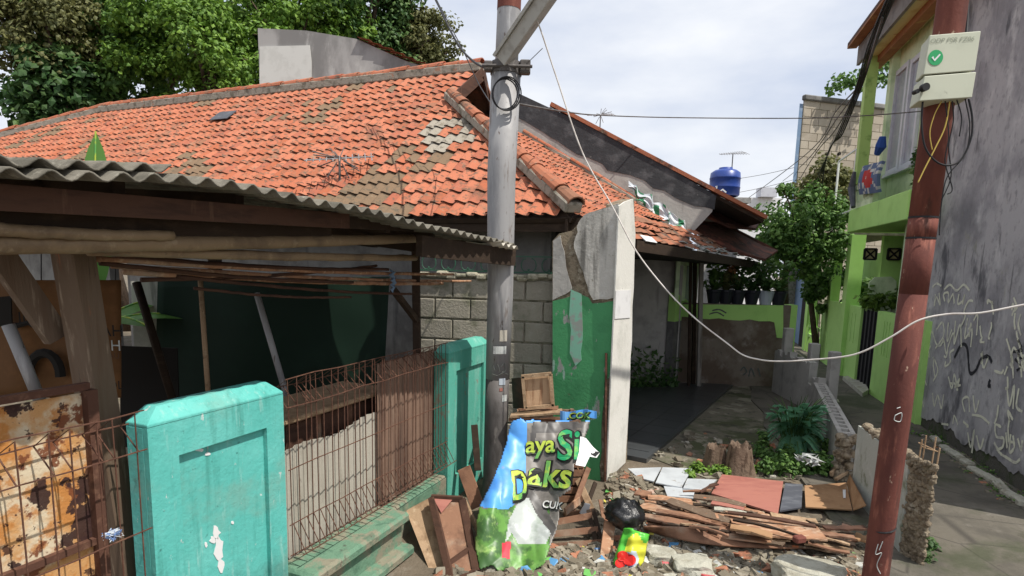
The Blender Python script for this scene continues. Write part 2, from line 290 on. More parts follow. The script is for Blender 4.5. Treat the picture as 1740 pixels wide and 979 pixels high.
cr = _n(nt, 'ShaderNodeMapRange'); cr.inputs['From Min'].default_value = .38; cr.inputs['From Max'].default_value = .62; cr.inputs['To Min'].default_value = 0.; cr.inputs['To Max'].default_value = 1.
nt.links.new(ns.outputs[0], cr.inputs['Value'])
cc = _n(nt, 'ShaderNodeMix', data_type='RGBA'); cc.inputs[6].default_value = (5.0, 5.55, 6.75, 1); cc.inputs[7].default_value = (8.2, 8.3, 8.5, 1)
nt.links.new(cr.outputs[0], cc.inputs[0])
mx = _n(nt, 'ShaderNodeMix', data_type='RGBA'); mx.inputs[0].default_value = .9
nt.links.new(sky.outputs[0], mx.inputs[6]); nt.links.new(cc.outputs[2], mx.inputs[7])
nt.links.new(mx.outputs[2], bg.inputs[0]); nt.links.new(bg.outputs[0], out.inputs[0])
sl = bpy.data.lights.new('sun', 'SUN'); sl.energy = 4.7; sl.angle = math.radians(.5); sl.color = (1, .95, .87)
so = link(bpy.data.objects.new('sun', sl)); so.rotation_euler = SUN.to_track_quat('Z', 'Y').to_euler()
sc.view_settings.view_transform = 'Standard'; sc.view_settings.look = 'None'; sc.view_settings.exposure = .12; sc.view_settings.gamma = 1
sc.cycles.max_bounces = 6; sc.cycles.use_denoising = True; sc.cycles.diffuse_bounces = 4; sc.cycles.transparent_max_bounces = 16
# ------------------------------------------------------------ frames
U = Vector((.387, .922, 0)).normalized(); N = Vector((U.y, -U.x, 0)); O = Vector((-1.33, 3.36, 0))      # street fence line
def Fp(t, b, z): return O+U*t+N*b+Vector((0, 0, z))
FN = N
def fpx(px, py, b=0.):                                            # point on the vertical plane at offset b
    return W(px, py, O+N*b, N)
AU = Vector((.273, .962, 0)).normalized(); AN = Vector((-AU.y, AU.x, 0)); AO = Vector((6.16, 8.92, 0))    # alley wall line, facing the lane
def Ap(t, b, z): return AO+AU*t+AN*b+Vector((0, 0, z))
def apx(px, py, b=0.): return W(px, py, AO+AN*b, AN)
# ------------------------------------------------------------ setting
g = MB(); g.add([(-150, -60, 0), (150, -60, 0), (150, 260, 0), (-150, 260, 0)], [(0, 1, 2, 3)])
solo('ground', g, K['dirt'], kind='structure')
def flat(name, pxs, z, m, extra=None):
    p = [G(x, y, z) if not isinstance(x, Vector) else x for x, y in pxs]
    mb = MB(); mb.poly(p, (0, 0, -z*.9-.001)); return solo(name, mb, K[m], kind='structure')
lane = MB()
def wob(s): return .05*math.sin(7*s)+.03*math.sin(17*s)
L0, R0 = [], []
for i in range(25):
    t = -6.+i*.9
    L0.append(AO+AU*t+AN*(2.15+.06*math.sin(t*3)+.05*math.sin(t*7.7))); R0.append(AO+AU*t+AN*.02)
for i in range(24):
    lane.poly([L0[i]+Vector((0, 0, .03)), R0[i]+Vector((0, 0, .03)), R0[i+1]+Vector((0, 0, .03)), L0[i+1]+Vector((0, 0, .03))], (0, 0, -.026))
solo('lane', lane, K['lane'], kind='structure')
flat('yard', [(1100, 775), (1235, 656), (1340, 660), (1470, 800), (1440, 815), (1200, 812)], .012, 'moss')
pf = MB()                                                        # tiled patio floor, 30 cm tiles with joints
a0 = G(1103, 768, .06); dU = (G(1236, 657, .06)-a0); dU.z = 0; LU = dU.length; dU.normalize(); dV = Vector((-dU.y, dU.x, 0))
for i in range(int(LU/.4)+1):
    for j in range(9):
        c = a0+dU*(i*.4+.2)+dV*(j*.4+.2); c.z = .045
        pf.box(c, (.394, .394, .03), Matrix((dU, dV, Vector((0, 0, 1)))).transposed())
pf.box(a0+dU*(LU/2)+dV*1.8-Vector((0, 0, .03)), (LU+.5, 3.7, .05), Matrix((dU, dV, Vector((0, 0, 1)))).transposed())
solo('patio_floor', pf, K['floortile'], kind='structure')
# ------------------------------------------------------------ right hand grey wall
rw = MB(); TT = -4.2
def wallbottom(i): return .17+.12*noise.noise(Vector((i*.21, 3.3, 0)))+.05*noise.noise(Vector((i*.9, 1, 0)))
n = 90; t0, t1 = TT, -.12
th = thing('rendered_wall', 'tall stained grey rendered wall covered in chalky scrawls along the alley', 'wall', Ap(-2, 0, 0))
core = MB(); core.poly([Ap(t0, 0, 0), Ap(t1, 0, 0), Ap(t1, 0, 9), Ap(t0, 0, 9)], -AN*3.5)
part('wall_core', core, K['wallbase'], th)
rd = MB()
for i in range(n):
    ta, tb = t0+(t1-t0)*i/n, t0+(t1-t0)*(i+1)/n
    rd.poly([Ap(ta, .012, wallbottom(i)), Ap(tb, .012, wallbottom(i+1)), Ap(tb, .012, 9), Ap(ta, .012, 9)], -AN*.010)
part('render_coat', rd, K['wallR'], th)
def ribbon(mb, pts, w, nrm, off=.004, m=0):
    pts = [Vector(p)+nrm*off for p in pts]; vs = []
    for i, p in enumerate(pts):
        d = (pts[min(i+1, len(pts)-1)]-pts[max(i-1, 0)]).normalized(); s = d.cross(nrm).normalized()*w*.5*R(.75, 1.2)
        vs += [p+s, p-s]
    mb.add(vs, [(2*i, 2*i+1, 2*i+3, 2*i+2) for i in range(len(pts)-1)], m)
def smoothpx(pl, k=6):
    out = []
    for i in range(len(pl)-1):
        p0, p1, p2, p3 = pl[max(i-1, 0)], pl[i], pl[i+1], pl[min(i+2, len(pl)-1)]
        for j in range(k):
            t = j/k
            out.append(tuple(.5*(2*p1[q]+(p2[q]-p0[q])*t+(2*p0[q]-5*p1[q]+4*p2[q]-p3[q])*t*t+(-p0[q]+3*p1[q]-3*p2[q]+p3[q])*t**3) for q in range(len(p1))))
    out.append(tuple(pl[-1])); return out
def scrawl(strokes, w, mn, name='scrawl'):
    mb = MB()
    for s in strokes: ribbon(mb, [apx(x, y, .012) for x, y in smoothpx(s)], w, AN)
    part(name, mb, K[mn], th, norm=False)
chalk = [[(1585, 488), (1592, 482), (1600, 486)], [(1605, 492), (1615, 484), (1626, 494), (1638, 484), (1648, 494)],
 [(1590, 500), (1588, 520), (1592, 505), (1598, 518), (1596, 498)], [(1606, 512), (1604, 500), (1612, 498), (1612, 514), (1620, 500), (1622, 516)], [(1630, 500), (1628, 516), (1636, 512), (1640, 500), (1636, 518)],
 [(1592, 560), (1602, 548), (1604, 570), (1590, 592)], [(1612, 548), (1610, 580), (1618, 560)], [(1624, 545), (1622, 585), (1632, 552), (1634, 590)], [(1645, 540), (1640, 575), (1652, 560), (1650, 590)], [(1655, 545), (1662, 535), (1660, 570)],
 [(1588, 610), (1594, 630), (1586, 648)], [(1585, 668), (1588, 690), (1594, 672), (1600, 694), (1604, 670)], [(1562, 690), (1566, 676), (1570, 692)], [(1575, 655), (1570, 640)],
 [(1640, 700), (1636, 680), (1646, 676), (1648, 700)], [(1654, 672), (1658, 700), (1664, 680)], [(1652, 705), (1668, 708), (1682, 720)], [(1645, 735), (1650, 760), (1656, 730), (1652, 770)], [(1660, 740), (1666, 762), (1672, 745)],
 [(1702, 726), (1692, 722), (1694, 742), (1706, 745), (1704, 760), (1694, 764)], [(1710, 735), (1712, 762)], [(1718, 738), (1716, 768), (1724, 760), (1722, 740)], [(1730, 745), (1736, 765), (1738, 748)],
 [(1690, 752), (1700, 770), (1712, 778), (1726, 786), (1734, 780)], [(1712, 660), (1716, 690), (1724, 655), (1722, 695)], [(1690, 630), (1702, 634), (1706, 628)], [(1732, 660), (1728, 690), (1738, 700)], [(1668, 600), (1672, 625), (1680, 606)], [(1600, 720), (1612, 722)], [(1612, 640), (1618, 660), (1622, 636), (1628, 664)]]
random.seed(3)
for k in range(34):
    x, y = R(1575, 1740), R(500, 780)
    if y > 700+(x-1560)*.45: continue
    q = [(x, y)]
    for j in range(random.choice((2, 3, 4))): q.append((q[-1][0]+R(-5, 9), q[-1][1]+R(-22, 22)))
    chalk.append(q)
scrawl(chalk, .032, 'chalk')
scrawl([[(1622, 608), (1634, 586), (1644, 592), (1648, 632), (1658, 630), (1668, 610), (1680, 606), (1686, 616)], [(1683, 645), (1680, 655), (1684, 656)]], .045, 'soot', 'dark_scrawl')
scrawl([[(1728, 575), (1736, 590), (1730, 600), (1738, 612)], [(1722, 598), (1738, 596)], [(1725, 610), (1735, 622), (1728, 630)]], .03, 'soot', 'dark_scrawl')
# loose kerb stones and moss at the foot of the wall
for i in range(9):
    p = G(1590+i*18, 748+i*13.2+R(-3, 3), .05); m_ = MB(); m_.box(p, (.30*R(.6, 1.1), .10, .07*R(.7, 1.3)), Matrix.Rotation(math.atan2(AU.y, AU.x)+R(-.2, .2), 3, 'Z'), bev=.02)
    solo('kerb_stone', m_, K['chunk'], 'broken pale kerb stone lying along the foot of the grey wall', 'kerb stone', 'kerb stones along the grey wall')
def tb(p): q = p-O; return q.dot(U), q.dot(N)
# ------------------------------------------------------------ turquoise fence posts
T1 = tb(fpx(252, 760))[0]; T2 = tb(fpx(762, 640))[0]
print('T1', T1, 'T2', T2, 'p1R', tb(fpx(485, 700)), fpx(485, 660), fpx(275, 704), fpx(762, 590), 'curb', tb(G(695, 882, .3)), tb(G(558, 963, .3)))
UM = Matrix((U, N, Vector((0, 0, 1)))).transposed()
def fpost(ta, tb_, label, mat_, zt=1.5, th_=.15, group=None):
    r = thing('fence_pillar', label, 'fence pillar', Fp((ta+tb_)/2, -th_/2, 0))
    m = MB(); L = tb_-ta; c = (ta+tb_)/2
    m.box(Fp(c, -th_/2-.015, (zt-.08)/2), (L, th_-.03, zt-.08), UM, bev=.006)
    e = .002
    bz = zt-.08
    for (a, b, z0, z1) in ((ta, ta+.15, .0, bz), (tb_-.13, tb_, .0, bz), (ta+.15, tb_-.13, bz-.17, bz), (ta+.15, tb_-.13, 0, .22)):
        m.box(Fp((a+b)/2, -.0149, (z0+z1)/2), (b-a, .03, z1-z0), UM)
    part('pillar_body', m, mat_, r)
    m = MB(); o1 = .0; z0 = bz; z1 = bz+.015; z2 = zt
    pr = [[(ta-o1, -th_-o1), (tb_+o1, -th_-o1), (tb_+o1, o1+.002), (ta-o1, o1+.002)], None, [(ta+.09, -th_+.02), (tb_-.07, -th_+.02), (tb_-.07, -.055), (ta+.09, -.055)]]
    vs = [Fp(a, b, z0) for a, b in pr[0]]+[Fp(a, b, z1) for a, b in pr[0]]+[Fp(a, b, z2) for a, b in pr[2]]
    fs = [(0, 1, 2, 3), (8, 9, 10, 11)]+[(k*4+i, k*4+(i+1) % 4, k*4+4+(i+1) % 4, k*4+4+i) for k in (0, 1) for i in range(4)]
    m.add(vs, fs); part('pillar_cap', m, mat_, r, mod=lambda o: bevel(o, .004))
    return r
def bevel(o, w):
    b = o.modifiers.new('bev', 'BEVEL'); b.width = w; b.segments = 2; b.limit_method = 'ANGLE'
fpost(T1, -.0, 'large turquoise panelled fence pillar with sloping cap next to the rusted sheet gate', K['teal'])
fpost(T2, T2+.86, 'faded turquoise panelled fence pillar standing right behind the grey steel pole', K['tealold'], zt=1.47)
pc0 = [o for o in bpy.data.objects if o.name.startswith('fence_pillar')][0]
random.seed(2); m = MB()
for (x, y, w_, h_) in ((368, 905, 6, 12), (372, 935, 7, 22), (376, 960, 5, 12), (362, 918, 5, 6), (350, 925, 3, 5), (340, 765, 9, 3), (352, 772, 5, 3), (395, 888, 3, 3)):
    m.poly([fpx(x+w_*math.cos(q)*R(.6, 1.3), y+h_*math.sin(q)*R(.6, 1.3), -.0265) for q in [k*6.283/11 for k in range(11)]], -N*.003)
part('paint_chip', m, K['white'], pc0)
# ------------------------------------------------------------ rolled top wire fence panels
def brc(ta, tb_, n, label):
    m = MB(); pr = [(0, .60), (.10, .43), (.0, .40), (0, 1.34), (0, 1.50), (-.11, 1.43), (0, 1.33)]
    for i in range(n):
        t = ta+(tb_-ta)*(i+.5)/n; dt = R(-.006, .006)
        pts = [Fp(t+dt*k, b+R(-.004, .004), z) for k, (b, z) in enumerate(pr)]
        m.tube(pts, .0034, 5)
    for b, z in ((0.004, .40), (.10, .43), (.004, .60), (.006, .95), (.006, 1.33), (-.11, 1.435), (.0, 1.505)):
        m.tube([Fp(ta+(tb_-ta)*k/8, b, z+R(-.006, .006)) for k in range(9)], .0036, 5)
    solo('wire_fence_panel', m, K['rustwire'], label, 'fence panel')
brc(.02, T2-.02, 32, 'rusty rolled top wire fence panel between the two turquoise pillars')
brc(T1-1.35, T1-.01, 15, 'rusty wire fence panel in front of the rusted sheet gate')
# curb
m = MB()
m.box(Fp(.52, .03, .13), (1.0, .24, .24), UM, bev=.015); m.box(Fp(.52, .055, .29), (1.04, .30, .08), UM, bev=.02); m.box(Fp(.52, .08, .04), (1.04, .34, .08), UM, bev=.02); m.box(Fp(1.5, -.06, .13), (.92, .14, .30), UM, bev=.02)
K['curbgreen'] = mat('curb_green', (.13, .24, .16), [((.25, .22, .16), 5, .46, .58, .9), ((.07, .15, .10), 9, .52, .65, .7), ((.06, .05, .04), 11, .6, .7, .7)], .9, .01, 22)
solo('fence_curb', m, K['curbgreen'], 'low concrete curb with worn green paint under the rusty wire fence', 'curb')
# ------------------------------------------------------------ sheets behind the wire fence
def corr(ta, tb_, b, zb, zt_fn, mname, label, name='corrugated_sheet', pitch=.076, amp=.009):
    n = int((tb_-ta)/pitch*6); m = MB()
    m.grid(lambda u, v: Fp(ta+(tb_-ta)*u, b+amp*math.sin(u*(tb_-ta)/pitch*2*math.pi), zb+(zt_fn(u)-zb)*v), n, 3)
    solo(name, m, K[mname], label, 'metal sheet', mod=solid(.003))
ta = tb(fpx(478, 800, -.2))[0]; tm = tb(fpx(640, 750, -.2))[0]; te = tb(fpx(742, 750, -.2))[0]
z0 = fpx(487, 768, -.2).z; z1 = fpx(640, 702, -.2).z
corr(ta, tm, -.2, .22, lambda u: z0+(z1-z0)*(u**1.3)+.02*math.sin(u*9), 'zinc', 'pale corrugated sheet with a wavy cut top behind the wire fence')
corr(tm-.03, te, -.17, .25, lambda u: 1.42, 'zinc_rust', 'tall brown corrugated sheet behind the wire fence beside the faded turquoise pillar')
r = thing('wooden_cabinet', 'old brown wooden cabinet standing behind the pale corrugated sheet', 'cabinet', Fp((ta+tm)/2, -.5, 0))
m = MB(); c = (ta+tm)/2; m.box(Fp(c, -.55, .58), (tm-ta+.5, .4, 1.1), UM, bev=.01); part('carcass', m, K['wood_brown'], r)
m = MB()
for k in range(4): m.box(Fp(ta-.2+(k+.5)*(tm-ta+.42)/4, -.343, .92), ((tm-ta+.4)/4-.06, .014, .34), UM, bev=.005)
part('door_panel', m, K['wood_red'], r)
m = MB(); m.box(Fp(c, -.5, 1.15), (tm-ta+.56, .52, .035), UM, bev=.008); part('cabinet_top', m, K['wood_pale'], r)
# ------------------------------------------------------------ rusted gate on the left
r = thing('sheet_gate', 'rust eaten pale metal sheet gate behind the left wire fence panel', 'gate', Fp(T1-.6, -.2, 0))
A_, B_ = fpx(-90, 690, -.14), fpx(150, 655, -.14); tA, tB = tb(A_)[0], tb(B_)[0]; zT = fpx(75, 668, -.14).z
m = MB(); m.box(Fp((tA+tB)/2, -.16, zT/2), (tB-tA-.03, .01, zT-.06), UM); part('rusted_panel', m, K['rustsheet'], r)
m = MB()
for z in (zT, .08, fpx(60, 960, -.14).z): m = MB(); m.box(Fp((tA+tB)/2, -.145, z), (tB-tA, .035, .03), UM); part('rail', m, K['rustwire'], r)
for t in (tA, tB):
    m = MB(); m.box(Fp(t, -.14, zT/2), (.045, .05, zT-.035), UM); part('stile', m, K['rustwire'], r)
lb = MB(); a_, b_ = Vector((-15, 8.5, 0)), Vector((-8.6, 11.5, 0)); lb.poly([a_, b_, b_+Vector((0, 0, 2.2)), a_+Vector((0, 0, 2.2))], (-.06, .14, 0)); lb.box((-15.0, 9.4, 1.1), (.2, 1.6, 2.25))
solo('boundary_wall', lb, K['plaster'], 'plain grey boundary wall standing far behind the timber shed', 'wall')
m = MB(); tc_ = fpx(190, 908, -.02)
for k in range(26): q = [tc_+Vector((R(-1, 1), R(-1, 1), R(-.6, .6)))*.035 for _ in range(3)]; m.add(q, [(0, 1, 2)])
K['tiecloth'] = mat('tie_cloth', (.6, .65, .7), [((.1, .2, .45), 0, .6, .7, .9, 'attr')], .7)
solo('plastic_tie', m, K['tiecloth'], 'knotted white and blue plastic tie on the left wire fence', 'tie', norm=False, mod=solid(.002))
# ------------------------------------------------------------ timber shed
r = thing('timber_shed', 'open timber shed with a corrugated grey roof behind the fence', 'shed', Fp(.3, -1.4, 0))
edge = [(-160, 296), (-60, 292), (0, 291), (200, 297), (300, 302), (400, 314), (500, 332), (600, 352), (700, 376), (800, 399), (878, 417)]
ed = []
for x, y in edge:
    tx = (x+160)/1040; b = .37+.19*tx; p = fpx(x, y, b); ed.append((tb(p)[0], b, p.z))
def eat(t):
    for a, b in zip(ed, ed[1:]):
        if t <= b[0]: break
    k = (t-a[0])/(b[0]-a[0]); return a[1]+(b[1]-a[1])*k, a[2]+(b[2]-a[2])*k
tS, tE = ed[0][0], ed[-1][0]; print('roof', ed)
def roofp(t, v, lift=0., b1=-3.2, back=0.):
    b, z = eat(t); bb = b-back+(b1-b)*v
    return Fp(t, bb, z+lift+.085*(b-bb)+.0155*math.sin(t/.108*2*math.pi)-.03*(v > .001)*math.sin(v*3.1)+.012*noise.noise(Vector((t*2, v*5, 0))))
def sheet(ta_, tb_, lift, b1, back, nv=8):
    m = MB(); n = int((tb_-ta_)/.108*8); m.grid(lambda u, v: roofp(ta_+(tb_-ta_)*u, v, lift, b1, back), n, nv); return m
part('corrugated_roof', sheet(tS, tE, 0, -3.2, 0, 10), K['asb'], r, True, mod=solid(.007, -1))
part('overlapping_sheet', sheet(tS, -.95, .035, -1.2, .05, 4), K['asb'], r, True, mod=solid(.007, -1))
part('overlapping_sheet', sheet(1.75, tE-.03, -.02, .05, -.03, 3), K['zinc'], r, True, mod=solid(.002, -1))
m = MB(); m.bar(fpx(-200, 322, .22), fpx(590, 376, .26), .035, .085); part('fascia_board', m, K['wood_red'], r)
m = MB(); m.bar(fpx(712, 418, .40), fpx(872, 438, .50), .05, .14); part('end_beam', m, K['wood_dark'], r)
m = MB()
for t in (-1.6, -1.0, -.45, .15, .7, 1.25, 1.75, 2.15):
    b, z = eat(t); m.bar(Fp(t, b-.28, z-.02), Fp(t, -3.0, z+.22), .05, .07)
part('rafter', m, K['wood_dark'], r)
for bb, dz in ((-.3, .0), (-.9, .05), (-1.6, .11), (-2.3, .17), (-3., .23)):
    m = MB(); m.bar(Fp(tS+.2, bb, 2.49+dz), Fp(tE, bb, 2.32+dz), .05, .08); part('purlin', m, K['wood_dark'], r)
m = MB(); m.bar(fpx(-60, 352, .1), fpx(560, 392, .1), .03, .13); part('inner_board', m, K['wood_dark'], r)
m = MB(); m.bar(fpx(-20, 338, .2), fpx(700, 385, .25), .03, .07); part('inner_board', m, K['wood_dark'], r)
def bam(pa, pb, rad, b, sag=.01, b2=None):
    A = fpx(*pa, b); B = fpx(*pb, b2 if b2 is not None else b); k = 26
    m = MB(); rr = [rad*(1-.12*i/k)*(1.10 if i % 4 == 0 else 1.) for i in range(k+1)]
    m.tube([A.lerp(B, i/k)+Vector((0, 0, -sag*math.sin(math.pi*i/k)))+Vector((R(-1, 1), R(-1, 1), R(-1, 1)))*.002 for i in range(k+1)], rr, 10); return m
part('bamboo_pole', bam((-160, 418), (742, 404), .036, .1), K['bamboo'], r, True)
part('bamboo_pole', bam((150, 424), (706, 438), .026, .06), K['bamboo'], r, True)
part('bamboo_pole', bam((-80, 384), (292, 400), .024, .14), K['bamboo'], r, True)
# main timber post, brace
pt, pb = fpx(108, 330, -.30), fpx(222, 1010, -.30)
m = MB(); m.bar(pb+Vector((0, 0, -.1)), pt, .12, .12, up=N+U*.2, bev=.006); part('post', m, K['wood_grey'], r)
m = MB(); m.bar(fpx(-30, 390, -.45), fpx(98, 575, -.42), .10, .05, up=N); part('brace', m, K['wood_grey'], r)
m = MB(); m.bar(Fp(*tb(fpx(712, 560, -.28)), .3), fpx(706, 400, -.28), .065, .065, bev=.004); part('post', m, K['wood_dark'], r)
m = MB(); m.bar(fpx(668, 492, -.26), fpx(708, 545, -.26), .045, .045); part('brace', m, K['wood_dark'], r)
m = MB(); m.bar(Fp(tS+.3, -3., 0), Fp(tS+.3, -3., 2.7), .1, .1); part('post', m, K['wood_dark'], r)
m = MB(); m.bar(Fp(tE-.1, -2.9, 0), Fp(tE-.1, -2.9, 2.5), .1, .1); part('post', m, K['wood_dark'], r)
# bamboo canes stored under the roof
for i, (a, b, rd_) in enumerate([((160, 440), (770, 466), .014), ((190, 452), (800, 478), .013), ((210, 462), (752, 482), .016), ((170, 447), (600, 480), .012), ((300, 470), (700, 500), .011), ((240, 476), (640, 452), .012), ((200, 436), (660, 458), .013), ((330, 490), (596, 505), .009)]):
    m = bam(a, b, rd_, -.32-.03*(i % 3), .02, -.22-.02*(i % 2))
    solo('bamboo_cane', m, K['wood_orange'] if i < 3 else K['wood_red'], 'thin brown cane tied up with others below the shed roof', 'cane', 'canes stored under the shed roof', smooth=True)
m = MB(); c = fpx(667, 478, -.2); m.tube([c+Vector((R(-.02, .02), R(-.02, .02), .09-.02*k)) for k in range(10)], [.006, .012, .02, .012, .022, .016, .02, .01, .014, .004], 6)
solo('blue_string', m, K['bluepaint'], 'knotted pale blue string hanging from the cane ends', 'string')
# things inside the shed
def board(name, pxs, Y, m_, label, cat, th=.02, tilt=0):
    mb = MB(); mb.poly([P(x, y, Y+(y-600)*tilt) for x, y in pxs], (0, th, 0)); return solo(name, mb, K[m_], label, cat)
def cloth(name, pxs, Y, m_, label, cat, amp=.04, nu=30, nv=16, frq=9):
    a, b, c, d = [Vector(q) for q in pxs]
    mb = MB(); 
    def f(u, v):
        q = a.lerp(b, u).lerp(d.lerp(c, u), v); return P(q.x, q.y, Y+amp*math.sin(u*frq+2*v)+amp*.5*noise.noise(Vector((u*5, v*3, Y))))
    mb.grid(f, nu, nv); return solo(name, mb, K[m_], label, cat, smooth=True, mod=solid(.004))
cloth('tarpaulin', [(268, 476), (662, 470), (650, 690), (262, 700)], 6.0, 'tarp', 'dark green tarpaulin sheet hanging at the back of the timber shed', 'tarpaulin')
board('plaster_wall', [(222, 478), (276, 474), (282, 592), (228, 595)], 6.3, 'plaster', 'narrow grey plastered wall piece seen at the back of the shed', 'wall', .15)
board('dark_board', [(203, 588), (300, 592), (306, 760), (205, 760)], 5.2, 'dark', 'black board leaning low at the back of the shed', 'board')
for a, b, rd_, mn, Y, lb in (((340, 470), (356, 700), .02, 'wood_pale', 4.6, 'slim pale upright stick inside the shed'), ((436, 498), (492, 690), .026, 'galv', 4.6, 'grey metal tube leaning inside the shed above the wire fence'), ((232, 480), (300, 700), .035, 'wood_dark', 5.0, 'dark slanting timber prop inside the shed near the bright gap')):
    m = MB(); m.tube([P(*a, Y+.1), P(*b, Y)], rd_, 8); solo('prop_pole', m, K[mn], lb, 'pole', smooth=True)
m = MB(); m.tube([fpx(14, 552, -.6), fpx(74, 695, -.55)], .026, 12); solo('steel_pipe', m, K['galv'], 'shiny steel pipe leaning above the rusted sheet gate', 'pipe', smooth=True)
m = MB()
for x, y, s in ((20, 600, .2), (-10, 560, .25), (40, 690, .1)): pass
def text(s, size, m_=None, shear=0, bold=0.):
    cu = bpy.data.curves.new('lettering', 'FONT'); cu.body = s; cu.size = size; cu.shear = shear; cu.offset = bold; cu.align_x = 'CENTER'; cu.align_y = 'CENTER'; cu.resolution_u = 3
    o = bpy.data.objects.new('lettering', cu); link(o); dg = bpy.context.evaluated_depsgraph_get(); me = bpy.data.meshes.new_from_object(o.evaluated_get(dg))
    vs = [v.co.copy() for v in me.vertices]; fs = [list(p.vertices) for p in me.polygons]; bpy.data.objects.remove(o); bpy.data.meshes.remove(me); bpy.data.curves.remove(cu); return vs, fs
bn = thing('printed_banner', 'orange brown printed banner hanging behind the timber post in the shed', 'banner', P(80, 690, 4.3))
m = MB(); m.grid(lambda u, v: P(-60+266*u, 476+200*v, 4.3+.03*math.sin(u*14)+.02*math.sin(v*5)), 24, 10); part('banner_sheet', m, K['banner'], bn, True, mod=solid(.003)); m = MB()
for q in (-50, 70, 196): m.tube([P(q, 476, 4.3), P(q, 380, 4.3)], .005, 4)
part('hanging_cord', m, K['black'], bn)
m = MB(); m.tube([P(75+28*math.cos(a), 640+40*math.sin(a), 4.24) for a in [math.pi+i*math.pi/10 for i in range(11)]], .035, 6)
m.tube([P(20, 556, 4.24), P(50, 548, 4.24), P(90, 575, 4.22)], .02, 6); m.poly([P(-5, 505, 4.22), P(18, 503, 4.22), P(20, 552, 4.22), P(-5, 556, 4.22)], (0, .01, 0)); part('printed_picture', m, K['dark'], bn)
for s, x, y, sz, mn in (('LAH', 183, 563, .12, 'dark'), ('AH', 188, 588, .11, 'rag'), ('MAU', 188, 605, .06, 'wood_red'), ('LIN', 38, 542, .13, 'dark'), ('OL', 196, 655, .09, 'dark')):
    vs, fs = text(s, sz); c = P(x, y, 4.235); m = MB(); m.add([c+Vector((v.x, 0, v.y)) for v in vs], fs); part('lettering', m, K[mn], bn, norm=False)
# ------------------------------------------------------------ tiled roofs
def tiles(m, org, a, s, nrm, na, nr, cw, rl, test, lift=.03, amp=.02, jit=.009, rb=None):
    k = 7
    prof = [(0, -.2), (.16, -.22), (.34, -.05), (.54, .4), (.74, .92), (.9, 1.), (1.03, .8)]
    for j in range(nr):
        for i in range(na[0], na[1]):
            cx, cy = (i+.5)*cw, (j+.5)*rl
            if not test(cx, cy): continue
            q = R(-jit, jit); q2 = R(-jit, jit); tw = R(-.008, .008)*(3 if random.random() < .04 else 1); ya = j*rl-R(.005, .022)-(.05 if random.random() < .03 else 0); yb = (j+1)*rl+.02
            lo, hi, lo2 = [], [], []
            for x, h in prof:
                X = (i+x)*cw+q
                lo.append(org+a*(X+tw)+s*ya+nrm*(lift+h*amp+q2)); hi.append(org+a*(X-tw)+s*yb+nrm*(.004+h*amp))
                lo2.append(org+a*(X+tw)+s*(ya+.004)+nrm*(lift+h*amp+q2-.016))
            vs = lo+hi+lo2; fs = [(t, t+1, k+t+1, k+t) for t in range(k-1)]+[(t+1, t, 2*k+t, 2*k+t+1) for t in range(k-1)]
            m.add(vs, fs[:k-1], 0, rb(cx, cy) if rb else None); m.add(vs, fs[k-1:], 0, 4.)  # lip faces tagged so the shadow gap under each row is painted dark
def inpoly(poly):
    def f(x, y):
        c = False; n = len(poly)
        for i in range(n):
            (x1, y1), (x2, y2) = poly[i], poly[(i+1) % n]
            if (y1 > y) != (y2 > y) and x < (x2-x1)*(y-y1)/(y2-y1)+x1: c = not c
        return c
    return f
TS = .8; E_ = P(975, 367, 6.0); D = Vector((-.926, .378, 0)).normalized(); V = Vector((.378, .926, 0)).normalized()
sF = (V+Vector((0, 0, TS))).normalized(); nF = D.cross(sF).normalized(); nF = nF if nF.z > 0 else -nF
def wf(px, py): return W(px, py, E_, nF)
def loc2(p, a, s): q = p-E_; return (q.dot(a), q.dot(s))
Rr = wf(820, 118); Rl = wf(175, 190); Vb = wf(762, 170); L1 = wf(0, 235); L2 = L1+(L1-Rl)*1.0
Hh = Vector((.52, .854, 0)).normalized(); Hp = wf(765, 172); nH = Hh.cross(Hp-E_).normalized(); nH = nH if nH.z > 0 else -nH
sH = nH.cross(Hh).normalized(); sH = sH if sH.z > 0 else -sH
def wh(px, py): return W(px, py, E_, nH)
print('ridge', Rr, Rl, 'E', E_, 'verge', Vb)
polF = [loc2(p, D, sF) for p in (Rr, Rl, L1, L2)]
polF += [(loc2(L2, D, sF)[0], 0), (0, 0), loc2(Vb, D, sF)]
house = thing('tiled_house', 'derelict house with an orange clay tile roof and cement ridge lines', 'house', E_*Vector((1, 1, 0)) if False else Vector((E_.x, E_.y, 0)))
smear = [(735, 225, .22), (750, 240, .22), (775, 245, .2), (790, 235, .2), (765, 215, .25), (745, 205, .18), (757, 262, .14), (725, 243, .15), (775, 190, .14)]
sm2 = [(loc2(wf(x, y), D, sF), s) for x, y, s in smear if s > .15]
def tcol(x, y):
    for (a, b), s in sm2:
        if (x-a)**2+((y-b)*.8)**2 < s*s*.8 and random.random() < .62: return 2.
    k = noise.noise(Vector((x*.55, y*.8, 9)))+.5*noise.noise(Vector((x*1.7, y*1.7, 3)))
    if x < 3.2 and y < 2.3: k += .12
    return 3. if k > .22 and random.random() < .15+1.3*(k-.22) else None
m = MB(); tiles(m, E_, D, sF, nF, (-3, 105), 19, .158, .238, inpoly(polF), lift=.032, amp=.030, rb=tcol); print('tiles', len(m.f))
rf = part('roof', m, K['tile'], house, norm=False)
m = MB(); m.poly([E_-nF*.03-D*.0]+[E_+D*x+sF*y-nF*.03 for x, y in [polF[-1], polF[0], polF[1], polF[2], polF[3], polF[4]]], -nF*.05); part('roof_deck', m, K['wood_dark'], rf)
hA = wh(883, 228); hB = wh(1168, 400)
